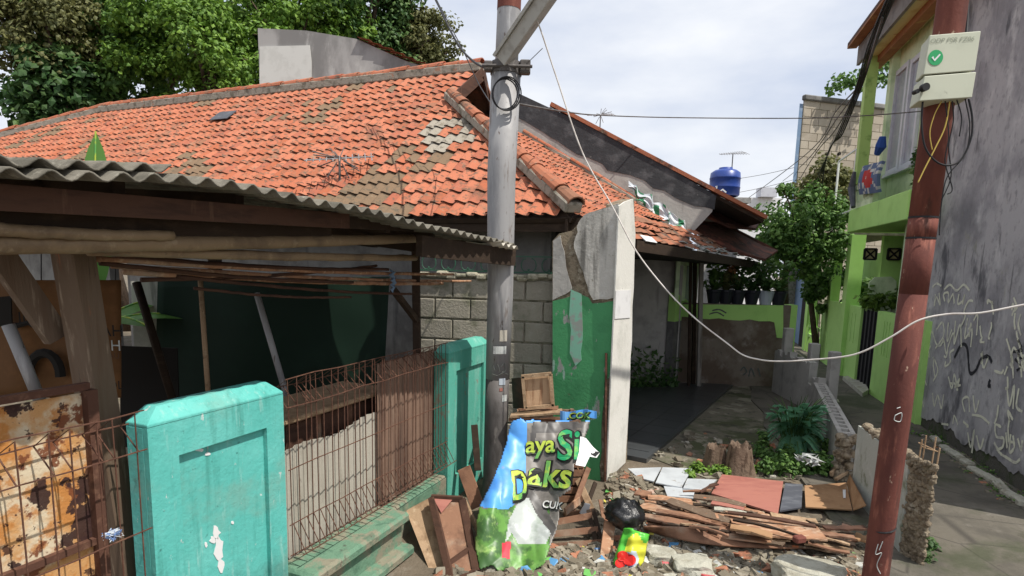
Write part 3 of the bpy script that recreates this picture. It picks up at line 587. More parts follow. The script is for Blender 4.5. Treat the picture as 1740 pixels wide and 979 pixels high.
GWp = hA; gd_ = Vector((hB.x-hA.x, hB.y-hA.y, 0)).normalized(); GN = Vector((-gd_.y, gd_.x, 0)); GN = GN if GN.y > 0 else -GN
def wg(px, py, off=0.): return W(px, py, GWp-GN*off, GN)
print('gable', hA, hB, Hp, gd_)
polH = [(0, 0), loc2(Hp, Hh, sH), loc2(hA, Hh, sH), loc2(hB, Hh, sH)]
inH = inpoly(polH); ex = polH[3][0]
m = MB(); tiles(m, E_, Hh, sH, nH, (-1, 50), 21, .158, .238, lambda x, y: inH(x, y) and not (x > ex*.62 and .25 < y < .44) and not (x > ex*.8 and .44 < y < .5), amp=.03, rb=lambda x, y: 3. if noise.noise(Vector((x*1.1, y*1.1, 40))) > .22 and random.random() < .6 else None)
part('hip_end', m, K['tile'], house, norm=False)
m = MB(); m.poly([E_+Hh*x+sH*y-nH*.03 for x, y in polH], -nH*.05); part('roof_deck', m, K['wood_dark'], rf)
def caps(A, B, name, up=Vector((0, 0, 1)), rad=.075, cem=.07, step=.34, par=None, seg=None, cemdrop=.03, tm='tile'):
    L = (B-A).length; n = max(1, int(L/step)); x, y, z = frame_from(A, B, up)
    m = MB(); mc = MB()
    for i in range(n):
        a = A+x*(L*i/n); b = A+x*(L*(i+1)/n+.03); j = y*R(-.01, .01)+z*R(-.008, .008)
        k = 7; vs = []
        for p, rr in ((a, rad*1.12), (b, rad*.92)):
            for q in range(k): th_ = math.pi*q/(k-1); vs.append(p+j+y*math.cos(th_)*rr+z*(math.sin(th_)*rr*.8+cem))
        m.add(vs, [(q, q+1, k+q+1, k+q) for q in range(k-1)])
        mc.bar(a+z*(cem*.25)+y*R(-.006, .006), b+z*(cem*.25+R(-.006, .006)), rad*2.3, cem+.05, bev=.015, up=up)
    part(name, m, K[tm], house if par is None else par, norm=False, mod=solid(.014)); part(name+'_mortar' if False else 'cement_bed', mc, K['cement'], house if par is None else par)
Rv = Rr+Vector((0, 0, .02))
caps(Rr, Rl, 'ridge_cap', cem=.085, rad=.10); caps(Rl, L2, 'hip_cap', cem=.075, rad=.10)
caps(E_+Vector((0, 0, .06)), Hp+Vector((0, 0, .05)), 'hip_cap', rad=.085, cem=.06, step=.3, tm='tile_old')
caps(hA.lerp(hB, .02)-GN*.1+Vector((0, 0, .03)), hA.lerp(hB, .72)-GN*.1+Vector((0, 0, .03)), 'abutment_cap', rad=.05, cem=.02, step=.4, tm='tile')
random.seed(5)
c = wf(383, 203); m = MB(); m.box(c+nF*.075, (.42, .3, .012), Matrix((D, sF, nF)).transposed()); part('patch_sheet', m, K['greyboard'], rf)
# gablet
Re = Rr-V*0; back = Rr+(V*.0)
m = MB(); apexb = Rr+V*(Rr-Vb).dot(V); Vb2 = Vb+V*2*(Rr-Vb).dot(V)
m.bar(Rr+Vector((0, 0, -.06))-D*.02, Vb+Vector((0, 0, -.06))-D*.02, .03, .17, up=Vector((0, 0, 1))); part('bargeboard', m, K['wood_red'], house)
m = MB(); m.bar(Rr+Vector((0, 0, -.06))-D*.02, Vb2+Vector((0, 0, -.06))-D*.02, .03, .17); part('bargeboard', m, K['wood_red'], house)
m = MB(); m.poly([Rr+D*.35-Vector((0, 0, .1)), Vb+D*.35-Vector((0, 0, .2)), Vb2+D*.35-Vector((0, 0, .2))], D*.05); part('gable_board', m, K['wood_dark'], house)
# back slope of the roof
m = MB(); bs = Vector((V.x, V.y, -TS)); m.poly([Rr+bs*.02, Rl+bs*.02, Rl+bs*3.2, Rr+D*.0+bs*3.2], Vector((0, 0, -.05))); part('back_slope', m, K['tile_old'], house)
# eave boards and front wall
m = MB(); m.bar(E_+sF*.02-nF*.12-D*.05, E_+D*12+sF*.02-nF*.12, .03, .14); part('eave_board', m, K['wood_dark'], house)
m = MB(); m.bar(E_+sH*.02-nH*.12, hB+sH*.02-nH*.12, .03, .12); part('eave_board', m, K['wood_dark'], house)
wp = E_+V*.55
wl = W(225, 600, wp, V); wr_ = W(930, 600, wp, V); wl.z = wr_.z = 0
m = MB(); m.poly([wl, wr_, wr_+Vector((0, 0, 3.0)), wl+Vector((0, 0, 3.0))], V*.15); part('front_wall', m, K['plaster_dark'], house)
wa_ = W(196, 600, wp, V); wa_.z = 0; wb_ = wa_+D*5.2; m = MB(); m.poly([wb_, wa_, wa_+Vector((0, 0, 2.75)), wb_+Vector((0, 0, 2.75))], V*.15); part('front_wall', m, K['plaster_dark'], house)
# side (hip end) wall set back under the eave, seen through the patio
h2 = E_+V*.7+D*.55; m = MB()
# ------------------------------------------------------------ block wall
r = thing('block_wall', 'bare grey concrete block wall behind the grey steel pole', 'wall', P(820, 700, 6.0)*Vector((1, 1, 0)) if False else Vector((-.3, 6.3, 0)))
A_ = P(712, 600, 6.55); B_ = P(946, 600, 6.28); A_.z = B_.z = 0; x, y, z = frame_from(A_, B_); L = (B_-A_).length; Mw = Matrix((x, y, z)).transposed()
m = MB(); m.box((A_+B_)/2+z*1.03+y*.02, (L, .10, 2.06), Mw); part('mortar_core', m, K['mortar'], r)
m = MB(); bh = .225; 
for j in range(9):
    off = .2 if j % 2 else 0; xx = -off
    while xx < L:
        a, b = max(0, xx)+.007, min(L, xx+.40)-.007
        if b-a > .05: m.box(A_+x*(a+b)/2+z*(j*bh+bh/2+.02)-y*(.035+R(-.004, .006)), (b-a, .05, bh-.018), Mw, bev=.008)
        xx += .40
part('block', m, K['block'], r)
m = MB()
for i in range(14): m.box(A_+x*(L*(i+.5)/14)+z*(2.07+R(-.01, .02))-y*.02, (L/14+.01, .16, .05*R(.6, 1.5)), Mw, bev=.02)
part('mortar_coping', m, K['mortar'], r)
# scrolled grille above the block wall
m = MB()
for i in range(7):
    cx = A_+x*(L*(i+.5)/7)+z*2.20
    for s_ in (1, -1): m.tube([cx+x*(s_*(.03+.05*math.sin(a)))+z*(.07*math.cos(a)) for a in [q*math.pi*1.3/9 for q in range(10)]], .006, 5)
m.bar(A_+z*2.12, B_+z*2.12, .012, .012); m.bar(A_+z*2.29, B_+z*2.29, .012, .012)
K['grille'] = mat('green_grille', (.03, .10, .06), rough=.6)
solo('scroll_grille', m, K['grille'], 'dark green scrolled iron grille above the bare block wall', 'grille')
# ------------------------------------------------------------ broken corner wall (green / white)
r = thing('broken_wall_corner', 'broken house wall corner, chipped green below and bare plaster above', 'wall', G(1035, 815))
C0 = G(1030, 818); C0.z = 0; C1 = G(1065, 785); C1.z = 0; rd_ = (C1-C0).normalized(); ln = Vector((-rd_.y, rd_.x, 0)); gl = (ln*.9+Vector((-.35, 0, 0))).normalized(); gl.z = 0
gn = Vector((-gl.y, gl.x, 0)); gn = gn if gn.y < 0 else -gn; rn = Vector((rd_.y, -rd_.x, 0))
def wl_(x, y, o=0.): return W(x, y, C0+gn*o, gn)
def wr2(x, y, o=0.): return W(x, y, C0+rn*o, rn)
def up0_(pts): return pts
base = [wl_(938, 860), wl_(1030, 860)]
for p in base: p.z = 0
m = MB(); top = [(1050, 346), (1012, 358), (990, 372), (972, 392), (950, 397), (938, 410)]
m.poly([base[0], C0.copy()]+[wl_(*q) for q in top], -gn*.11); part('masonry', m, K['rough'], r)
def coat(name, pxs, fn, nrm, o, th_, mn):
    m = MB(); m.poly([fn(x, y, o) for x, y in pxs], -nrm*th_); part(name, m, K[mn], r)
zg = wl_(960, 512).z
def jag(a, b, n, amp):
    return [(a[0]+(b[0]-a[0])*i/n+R(-amp, amp)*(0 < i < n), a[1]+(b[1]-a[1])*i/n+R(-amp, amp)*(0 < i < n)) for i in range(n+1)]
bx = lambda x: (x, 820+ (x-940)*.0)
coat('green_paint_coat', [(939, 512)]+jag((939, 512), (985, 500), 5, 1)[1:]+[(1000, 506)]+jag((1006, 516), (1043, 512), 4, 2)+[(1041, 560), (1037, 640)]+jag((1027, 650), (1024, 700), 4, 1.5)+jag((1022, 720), (1020, 812), 4, 3)+[(1024, 860), (939, 862)], wl_, gn, .016, .014, 'greenwall')
K['mint'] = mat('mint_patch', (.22, .46, .34), [((.3, .3, .28), 9, .5, .6, .9)], .7)
coat('mint_patch', jag((970, 492), (988, 500), 3, 1)+jag((990, 560), (988, 612), 4, 2)+jag((978, 622), (968, 600), 3, 2)+jag((970, 560), (968, 520), 3, 2), wl_, gn, .022, .005, 'mint')
coat('grey_plaster_coat', jag((939, 510), (970, 494), 3, 1)+[(972, 490)]+jag((966, 470), (952, 400), 5, 1.5)+[(940, 409)], wl_, gn, .016, .014, 'plaster')
coat('upper_plaster_coat', jag((1043, 506), (1008, 510), 3, 2)+jag((1000, 496), (982, 440), 5, 2)+jag((975, 420), (984, 376), 5, 2)+jag((992, 366), (1044, 348), 5, 2)+[(1051, 346), (1047, 420)], wl_, gn, .03, .026, 'stained')
m = MB(); m.poly([p-gn*.004 for p in [C0, C1]+[wr2(1078, 338), wr2(1062, 343), wr2(1052, 348)]], gl*.13); part('masonry', m, K['rough'], r)
coat('white_plaster_coat', [(1031, 817), (1045, 500), (1052, 350), (1062, 343), (1076, 338)]+jag((1080, 400), (1071, 640), 8, .9)+jag((1068, 700), (1063, 786), 3, 1), wr2, rn, .016, .014, 'whiteplaster')
coat('plaster_patch', [(1047, 494), (1072, 493), (1071, 540), (1045, 542)], wr2, rn, .024, .006, 'white')
for a, b in (((1030, 600), (1028, 860)),):
    m = MB(); m.bar(wl_(*a, .03), wl_(*b, .03), .02, .03); part('rusty_bar', m, K['rustwire'], r)
random.seed(11)
# ------------------------------------------------------------ neighbour gable
nb = thing('neighbour_house', 'grey gabled house with a tar coated rake rising behind the orange tile roof', 'house', Vector((hA.x, hA.y, 0)))
m = MB(); m.poly([wg(*q) for q in ((850, 150), (1000, 222), (1215, 338), (1210, 360), (1195, 376), (1172, 400), (1172, 425), (850, 425))], GN*.18); part('gable_wall', m, K['plaster'], nb)
m = MB(); lo = [(1214, 356), (1198, 352), (1180, 350)]+jag((1165, 344), (1000, 268), 9, 5)+jag((980, 262), (890, 205), 6, 3)
m.poly([wg(x, y, .01) for x, y in [(850, 143), (884, 160), (1000, 214), (1120, 275), (1217, 333)]+lo+[(850, 185)]], GN*.009); part('tar_band', m, K['tar'], nb)
rk0 = wg(935, 180, -.05); rk1 = wg(1300, 372, -.05); x, y, z = frame_from(rk0, rk1)
sN = (rk0-rk1).normalized(); aN = GN.copy(); nN = aN.cross(sN); nN = nN if nN.z > 0 else -nN
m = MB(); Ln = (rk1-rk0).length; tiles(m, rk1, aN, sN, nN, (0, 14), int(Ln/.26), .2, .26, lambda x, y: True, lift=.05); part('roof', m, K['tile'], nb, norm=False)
m = MB(); m.poly([rk1-nN*.02, rk0-nN*.02, rk0+aN*2.8-nN*.02, rk1+aN*2.8-nN*.02], -nN*.05); part('roof_deck', m, K['wood_dark'], nb)
m = MB(); m.bar(rk1+nN*.02-aN*.02, rk0+nN*.02-aN*.02, .12, .06); part('verge_cap', m, K['tile_old'], nb)
K['rustplate'] = mat('dark_rusty_plate', (.10, .045, .035), [((.22, .07, .045), 3, .48, .62, .8), ((.035, .025, .02), 6, .5, .62, .8), ((.26, .2, .15), 8, .64, .7, .6)], .85, .006, 20)
m = MB()
def plate(near, far, Yn, Yf, mn, label, th_=.04):
    m = MB(); pts = [P(x, y, Yn) for x, y in near]+[P(x, y, Yf) for x, y in far]; m.poly(pts, (0, .02, -th_)); solo('roof_plate', m, K[mn], label, 'roof sheet')
plate([(1160, 380), (1240, 424), (1300, 440)], [(1322, 425), (1230, 378), (1165, 374)], 10.2, 11.2, 'rustplate', 'lower dark rusted roof sheet sagging below the end of the grey gable')
plate([(1196, 364), (1240, 384), (1284, 388)], [(1296, 370), (1255, 350), (1222, 342)], 10.6, 11.4, 'rustplate', 'upper red brown roof sheet lying at the foot of the tiled rake')
# scrap sheeting on the joint
m = MB()
def tsf(u, v):
    x = 1068+100*u+4*math.sin(u*23); y = 312+74*u-5+(14+12*math.sin(math.pi*u))*v+3*math.sin(u*31+v*4); p = wg(x, y, .10+.06*noise.noise(Vector((u*9, v*4, 1)))+.04*v); return p
m.grid(tsf, 60, 8, mf=lambda u, v: 1 if noise.noise(Vector((u*11, v*3, 7))) > .12 else 0)
K['scraptarp'] = mat('white_green_sheeting', (.72, .74, .76), [((.4, .45, .5), 3, .5, .6, .6)], .5)
K['scrapgreen'] = mat('green_sheeting', (.05, .24, .12), rough=.6)
solo('torn_sheeting', m, [K['scraptarp'], K['scrapgreen']], 'torn white and green plastic sheeting along the top of the right tile slope', 'plastic sheet', norm=False, mod=solid(.003))
# ------------------------------------------------------------ patio roof, posts, walls
pr = thing('patio_canopy', 'low ruined canopy roof with dark underside behind the broken wall corner', 'canopy', G(1180, 690))
pA, pB = P(1079, 413, 7.0), P(1286, 446, 11.3); pC, pD = P(1186, 396, 11.6), P(1078, 386, 7.6)
hA2 = [P(1060, 420, 6.7), P(1180, 437, 9.), P(1286, 448, 11.3), P(1286, 436, 11.9), P(1186, 410, 11.2), P(1060, 398, 8.2)]
def pq(u, v): a = pA.lerp(pB, u); b = pD.lerp(pC, u); return a.lerp(b, v)
aP = (pB-pA).normalized(); sP = (pD-pA).normalized(); nP = aP.cross(sP); nP = nP if nP.z > 0 else -nP; sP = nP.cross(aP); sP = sP if sP.dot(pD-pA) > 0 else -sP
Lp = (pB-pA).length
m = MB(); tiles(m, pA+nP*.03+sP*.08, aP, sP, nP, (0, int(Lp/.2)), 4, .2, .25, lambda x, y: random.random() > .12 and x < Lp*.66, lift=.05, jit=.02); part('tile_strip', m, K['tile_old'], pr, norm=False)
m = MB(); m.poly([pA, pB, pB+Vector((-.4, 1.0, .15)), pA+Vector((-1.6, .5, .30))], (0, 0, -.06)); part('canopy_deck', m, K['wood_dark'], pr)
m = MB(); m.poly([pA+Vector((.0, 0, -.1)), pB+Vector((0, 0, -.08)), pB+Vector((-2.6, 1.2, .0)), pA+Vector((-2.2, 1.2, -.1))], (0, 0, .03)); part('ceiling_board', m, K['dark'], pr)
m = MB(); m.bar(pA-Vector((0, 0, .03)), pB-Vector((0, 0, .05)), .05, .13); part('front_beam', m, K['wood_dark'], pr)
m = MB()
for k in range(46):
    u = R(.28, .98); c = pq(u, R(-.02, .2))+Vector((0, 0, .05+R(0, .04))); d = aP*R(.1, .35)+Vector((R(-.05, .05), R(-.1, .1), R(-.04, .02))); m.bar(c, c+d, R(.02, .07), .012)
part('torn_fringe', m, K['rag'], pr).__setitem__('kind', 'stuff')  # loose splintered wood laths strewn along the canopy edge
m = MB(); c = pq(.06, .12)+nP*.10; m.box(c, (.34, .2, .015), Matrix((aP, sP, nP)).transposed()); part('white_slate', m, K['white'], pr)
K['postgrey'] = mat('patio_post', (.26, .24, .21), [((.12, .1, .08), (9, 9, 1), .45, .6, .8)], .8)
g1 = G(1187, 656, .06); m = MB(); m.bar(g1, P(1192, 440, g1.y), .075, .075, up=Vector((0, 1, 0)), bev=.008); part('post', m, K['postgrey'], pr)
g2 = G(1178, 652, .06); m = MB(); m.bar(g2, P(1181, 440, g2.y+.1), .06, .06, up=Vector((0, 1, 0))); part('post', m, K['wood_dark'], pr)
m = MB(); g3 = G(1170, 655, .06); m.tube([g3, P(1174, 440, g3.y)], .03, 8); part('post', m, K['wood_dark'], pr)
# inner plaster wall of the patio
iw = thing('patio_wall', 'shaded bare plaster wall at the inner side of the dark patio', 'wall', Vector((1.6, 10.5, 0)))
i0 = P(1020, 600, 10.6); i1 = P(1152, 600, 10.9); i0.z = i1.z = 0
m = MB(); m.poly([i0, i1, i1+Vector((0, 0, 2.5)), i0+Vector((0, 0, 2.9))], (0, .12, 0)); part('wall_body', m, K['plaster'], iw)
m = MB(); m.poly([i0+Vector((-1.5, .2, 0)), i0, i0+Vector((0, 0, 2.6)), i0+Vector((-1.5, .2, 2.6))], (0, .12, 0)); part('wall_body', m, K['plaster_dark'], iw)
m = MB()
for k in range(900):
    c = i0.lerp(i1, R(.05, .98))+Vector((0, -R(.05, .3), max(.02, R(0, .8)*random.random()))); q = [c+Vector((R(-.07, .07), R(-.05, .05), R(-.05, .07))) for _ in range(3)]; m.add(q, [(0, 1, 2)])
solo('potted_shrub', m, K['leafD'], 'dark low greenery growing along the inner patio wall', 'plant', norm=False)
# far wall: lime green above, raw below, with window return
fw_ = thing('far_yard_wall', 'low yard end wall, lime green top band over bare brown plaster', 'wall', G(1255, 660))
f0 = G(1150, 655); f1 = G(1332, 660); f0.z = f1.z = 0; fx, fy, fz = frame_from(f0, f1); fn = -fy if fy.y > 0 else fy
def wfar(px, py, o=0.): return W(px, py, f0+fn*o, fn)
zt = wfar(1250, 517).z; zb_ = wfar(1250, 540).z
K['farplaster'] = mat('far_brown_plaster', (.20, .165, .13), [((.12, .085, .06), 1.8, .42, .6, .9), ((.30, .27, .23), 3, .55, .7, .7), ((.07, .06, .05), 5, .6, .72, .6)], .9, .006, 15)
m = MB(); m.poly([f0, f1, f1+Vector((0, 0, zt)), f0+Vector((0, 0, zt))], -fn*.14); part('wall_body', m, K['farplaster'], fw_)
m = MB(); m.poly([wfar(x, y, .012) for x, y in [(1150, 517), (1331, 519), (1331, 575), (1320, 574), (1316, 548)]+jag((1308, 546), (1152, 538), 9, 2)], -fn*.011); part('green_band', m, K['green'], fw_)
m = MB(); m.poly([f1+fn*.0, f1+Vector((.12, 0, 0)), f1+Vector((.12, 0, zt+.01)), f1+Vector((0, 0, zt+.01))], -fn*.3); part('end_pier', m, K['green'], fw_)
m = MB()
for s in ([(1258, 630), (1264, 624), (1268, 632), (1262, 638)], [(1272, 640), (1276, 626), (1282, 640)], [(1288, 626), (1292, 640)], [(1210, 528), (1222, 526), (1234, 532)], [(1205, 534), (1218, 531), (1230, 537)]): ribbon(m, [wfar(x, y, .014) for x, y in smoothpx(s)], .025, fn)
part('dark_scrawl', m, K['ink'], fw_, norm=False)
wn = thing('green_window', 'lime green window frame at the corner of the dark patio', 'window', P(1165, 560, 10.9)*Vector((1, 1, 0))+Vector((0, 0, 0)))
wa = P(1152, 452, 10.7); wb = P(1184, 452, 11.6); 
m = MB(); wl0 = Vector((wa.x, wa.y, 0)); wl1 = Vector((wb.x, wb.y, 0)); zs = P(1152, 498, 10.7).z
z545 = P(1165, 545, 11).z; m.poly([wl0+Vector((0, 0, z545)), wl1+Vector((0, 0, z545)), wl1+Vector((0, 0, P(1184, 518, 11.6).z)), wl0+Vector((0, 0, zs))], (-.1, .1, 0)); part('sill_wall', m, K['green'], wn)
m = MB(); m.poly([wl0, wl1, wl1+Vector((0, 0, z545-.002)), wl0+Vector((0, 0, z545-.002))], (-.1, .1, 0)); part('lower_wall', m, K['plaster_dark'], wn)
m = MB()
for u in (0., .33, 1.): a = wl0.lerp(wl1, u); m.bar(a+Vector((0, 0, zs-.15)), a+Vector((0, 0, 2.35)), .07, .07, up=Vector((0, 1, 0)))
m.bar(wl0+Vector((0, 0, 2.3)), wl1+Vector((0, 0, 2.3)), .07, .07); part('window_frame', m, K['greenpale'], wn)
m = MB(); m.poly([wl0+Vector((.0, .03, zs)), wl1+Vector((0, .03, 1.45)), wl1+Vector((0, .03, 2.3)), wl0+Vector((0, .03, 2.3))], (0, .01, 0)); part('pane', m, K['glass'], wn)
# ------------------------------------------------------------ leaves
def leaves(m, c, rad, n, size, flat=1., up=.3, clump=None, mats=None, arr=1.5):
    """leaf blades gathered round twig tips inside an uneven crown; returns clump centres"""
    c = Vector(c)
    for k in range(n):
        if clump:
            cc, cr = random.choice(clump)
            d = Vector((random.gauss(0, 1), random.gauss(0, 1), random.gauss(0, .8))); p = cc+d.normalized()*cr*random.random()**.45
            base = cc
        else:
            d = Vector((random.gauss(0, 1), random.gauss(0, 1), random.gauss(0, 1))).normalized(); p = c+Vector((d.x*rad[0], d.y*rad[1], d.z*rad[2]))*random.random()**.4; base = c
        o = (p-base); o = (o.normalized() if o.length > 1e-4 else Vector((0, 0, 1)))
        nrm = (o*.8+Vector((R(-1, 1), R(-1, 1), R(-.3, 1)+up))).normalized()
        t = nrm.cross(Vector((R(-1, 1), R(-1, 1), R(-1, 1)))).normalized(); b = nrm.cross(t)
        L = size*R(.6, 1.3); w_ = L*.38
        vs = [p, p+t*L*.5+b*w_-nrm*L*.06, p+t*L-nrm*L*.22, p+t*L*.5-b*w_-nrm*L*.06, p+t*L*.5+nrm*L*.03]
        m.add(vs, [(0, 1, 4), (1, 2, 4), (2, 3, 4), (3, 0, 4)])
def tree(name, label, base, cc, rad, nl, size, lm, nc=60, trunk=.2, group=None, cl=(.35, .75), droop=0):
    base = Vector(base); cc = Vector(cc)
    if trunk > .2: base = base+Vector((1.6 if cc.x < -9 else 0, 0, 0))
    t = thing(name, label, 'tree', base, group)
    cl_ = []
    for k in range(nc):
        d = Vector((random.gauss(0, 1), random.gauss(0, 1), random.gauss(0, 1))).normalized()*R(.35, 1.)
        cl_.append((cc+Vector((d.x*rad[0], d.y*rad[1], d.z*rad[2])), R(*cl)))
    m = MB(); leaves(m, cc, rad, nl, size, clump=cl_); part('crown', m, K[lm], t, norm=False)
    m = MB(); mid = base.lerp(cc, .7)+Vector((R(-.3, .3), R(-.3, .3), 0)); m.tube([base, base.lerp(mid, .5)+Vector((R(-.15, .15), 0, 0)), mid, cc], [trunk, trunk*.8, trunk*.6, trunk*.35], 8)
    for p, r_ in random.sample(cl_, min(len(cl_), 22)):
        a = mid.lerp(cc, R(-.1, .9)); m.tube([a, a.lerp(p, .5)+Vector((R(-.2, .2), R(-.2, .2), R(.1, .4))), p], [trunk*.3, trunk*.2, trunk*.06], 5)
    part('trunk', m, K['bark'], t, True)
def bt(px, py, Y, rx, rz, **k): return P(px, py, Y), (rx, rx*.8, rz)
def bigtree(label, px, py, Y, rpx, rpy, nl, size, lm, nc=70, cl=(.3, .68)):
    c = P(px, py, Y); tree('broadleaf_tree', label, (c.x, Y, 0), c, (rpx*Y/1000, rpx*Y/1400, rpy*Y/1000), nl, size, lm, nc, .25, 'trees behind the tiled roof', cl)
bigtree('olive brown leaved tree behind the left end of the tiled roof', 75, 50, 17.5, 105, 90, 9000, .15, 'leafC', 55)
bigtree('tall broad leaved green tree behind the left part of the tile ridge', 170, 75, 19, 150, 140, 17000, .18, 'leafA', 90)
bigtree('bright green tree beside the grey concrete house behind the ridge', 335, 70, 18, 150, 125, 19000, .15, 'leafB', 95)
bigtree('bright green tree rising straight above the grey concrete house', 500, 20, 20, 150, 110, 16000, .16, 'leafB', 80)
bigtree('dark green tree leaning over the tiled rake of the grey house', 630, 25, 21, 95, 110, 11000, .16, 'leafD', 60)
bigtree('rounded olive green tree farthest right of the trees behind the roof', 715, 85, 22, 68, 60, 9500, .14, 'leafC', 60, (.25, .6))
bigtree('dark broad leaved tree low at the far left behind the roof hip', 95, 150, 17.2, 66, 62, 5000, .24, 'leafD', 34)
bigtree('deep green tree filling the gap between the two tall left trees', 270, 10, 24, 180, 130, 3500, .24, 'leafD', 34, (.4, .8))
# ------------------------------------------------------------ grey concrete house behind the ridge
gh = thing('concrete_house', 'grey rendered concrete house with a tiled rake behind the orange roof', 'house', P(580, 100, 14)*Vector((1, 1, 0)))
Yg = 14.
K['farplaster2'] = mat('weathered_far_plaster', (.34, .33, .32), [((.17, .165, .16), (1.2, 1.2, .6), .42, .62, .85), ((.46, .45, .43), (3, 3, 1), .55, .7, .7), ((.07, .07, .07), (4, 4, .6), .6, .74, .6)], .9)
m = MB(); m.poly([P(x, y, Yg) for x, y in ((438, 48), (520, 52), (605, 66), (690, 104), (732, 116))]+[Vector((P(732, 116, Yg).x, Yg, 0)), Vector((P(438, 48, Yg).x, Yg, 0))], (0, 3, 0)); part('wall_body', m, K['farplaster2'], gh)
m = MB(); m.poly([P(x, y, Yg-.03) for x, y in ((441, 79), (526, 77), (529, 105), (529, 146), (441, 147))], (0, .028, 0)); K['lightpatch'] = mat('light_render_patch', (.56, .56, .53), [((.47, .47, .44), 4, .45, .6, .6)], .9); part('rendered_patch', m, K['lightpatch'], gh)
ra, rb_ = P(606, 62, Yg-.1), P(738, 118, Yg-.1); sg = (ra-rb_).normalized(); ng = Vector((0, 1, 0)).cross(sg); ng = ng if ng.z > 0 else -ng
m = MB(); tiles(m, rb_, Vector((0, 1, 0)), sg, ng, (0, 12), int((ra-rb_).length/.26), .2, .26, lambda x, y: True, lift=.06); part('roof', m, K['tile_old'], gh, norm=False)
# ------------------------------------------------------------ far right: block house, tank, far house, antennas
bh_ = thing('block_house', 'tall unplastered pale block house with a faded blue side wall', 'house', P(1440, 300, 19)*Vector((1, 1, 0)))
Yb = 19.; b0 = P(1366, 168, Yb); b1 = P(1530, 150, Yb+1); top = b0.z; b0.z = b1.z = 0; x, y, z = frame_from(b0, b1); Lb = (b1-b0).length; Mb = Matrix((x, y, z)).transposed()
m = MB(); vd = Vector((ray(1357, 300).x, 1, 0)); m.poly([b0, b1-x*.01, b1-x*.01+z*top, b0+z*top], vd*3.9); part('wall_core', m, K['mortar'], bh_)
m = MB(); 
for j in range(int(top/.24)):
    if j*.24 < 2: continue
    xx = -(.3 if j % 2 else 0)
    while xx < Lb:
        a, b = max(0, xx)+.01, min(Lb, xx+.6)-.01
        if b-a > .05: m.box(b0+x*(a+b)/2+z*(j*.24+.12)-y*.0, (b-a, .05, .225), Mb)
        xx += .6
part('block', m, K['concrete'], bh_)
m = MB(); m.box(b0.lerp(b1, .5)+z*(top+.03)-y*.03, (Lb+.1, .16, .16), Mb, bev=.03); part('coping', m, K['plaster_dark'], bh_)
m = MB(); m.poly([b0-x*.14, b0-x*.005, b0-x*.005+z*(top-.15), b0-x*.14+z*(top-.15)], vd*3.96); part('side_wall', m, K['bluepaint'], bh_)
m = MB()
for q in range(3): c = b0+x*(.5+q*.36)-y*.06+z*2; 
for q in (.25, .55): c = W(1385+q*70, 262, b0, y)-y*.03; m.tube([c, c-y*.06], .05, 8)
part('vent_hole', m, K['dark'], bh_)
m = MB(); leaves(m, P(1440, 132, Yb), (.6, .4, .35), 500, .16, clump=[(P(px, py, Yb), .3) for px, py in ((1418, 148), (1432, 135), (1450, 140), (1470, 120), (1490, 118), (1505, 112), (1500, 135), (1475, 140))]); solo('rooftop_bush', m, K['leafA'], 'green bush growing on top of the pale block house', 'bush', norm=False)
tree('street_tree', 'leafy green tree between the ruined canopy and the lime green house', G(1350, 610)*Vector((1, 1, 0))+Vector((.2, .8, 0)), P(1360, 395, 13.3), (1.1, .9, 1.1), 8500, .11, 'leafA', 95, .12, None, (.12, .34))
tree('young_tree', 'olive tinged loose treetop in front of the pale block house', P(1400, 500, 14.5)*Vector((1, 1, 0)), P(1402, 325, 14.5), (.85, .7, .7), 4200, .12, 'leafC', 50, .08, None, (.18, .35))
tk = thing('water_tank', 'round dark blue plastic water tank on the far roof', 'water tank', P(1232, 338, 24))
c = P(1230, 334, 24); m = MB(); pr_ = [(0, .53), (.05, .58), (.3, .58), (.32, .6), (.36, .58), (.66, .58), (.68, .6), (.72, .58), (.9, .56), (1.0, .42), (1.04, .26), (1.1, .26), (1.12, .0)]
nn = 24; vs = [c+Vector((rr*math.cos(2*math.pi*q/nn), rr*math.sin(2*math.pi*q/nn), h_)) for h_, rr in pr_ for q in range(nn)]
m.add(vs, [(a*nn+q, a*nn+(q+1) % nn, (a+1)*nn+(q+1) % nn, (a+1)*nn+q) for a in range(len(pr_)-1) for q in range(nn)]); part('tank_body', m, K['blue'], tk, True)
m = MB(); 
ribbon(m, [P(1216+q, 318-8*math.sin(q*.5)*.3, 23.4) for q in range(0, 3)]+[P(1217, 325, 23.4)], .05, Vector((0, -1, 0))); ribbon(m, [P(1222, 326, 23.4), P(1228, 322, 23.4), P(1234, 327, 23.4)], .06, Vector((0, -1, 0))); part('white_mark', m, K['white'], tk, norm=False)
m = MB(); m.box(P(1232, 338, 24)-Vector((0, 0, .12)), (1.5, 1.5, .2)); m.box(Vector((c.x, c.y+.4, (c.z-.3)/2)), (1.3, 1.0, c.z-.3)); part('tank_stand', m, K['plaster'], tk)
fh = thing('far_house', 'small white house in the distance right of the blue tank', 'house', P(1300, 380, 34)*Vector((1, 1, 0)))
a = P(1258, 330, 34); b = P(1330, 330, 34)
m = MB(); m.box(((a.x+b.x)/2, 36, P(1290, 336, 34).z/2), (b.x-a.x, 4, P(1290, 336, 34).z)); part('wall_body', m, K['white'], fh)
m = MB(); q = P(1302, 334, 33.9); m.box(q+Vector((0, 0, .2)), (.9, .7, .5)); part('roof_box', m, K['whitegrey'], fh)
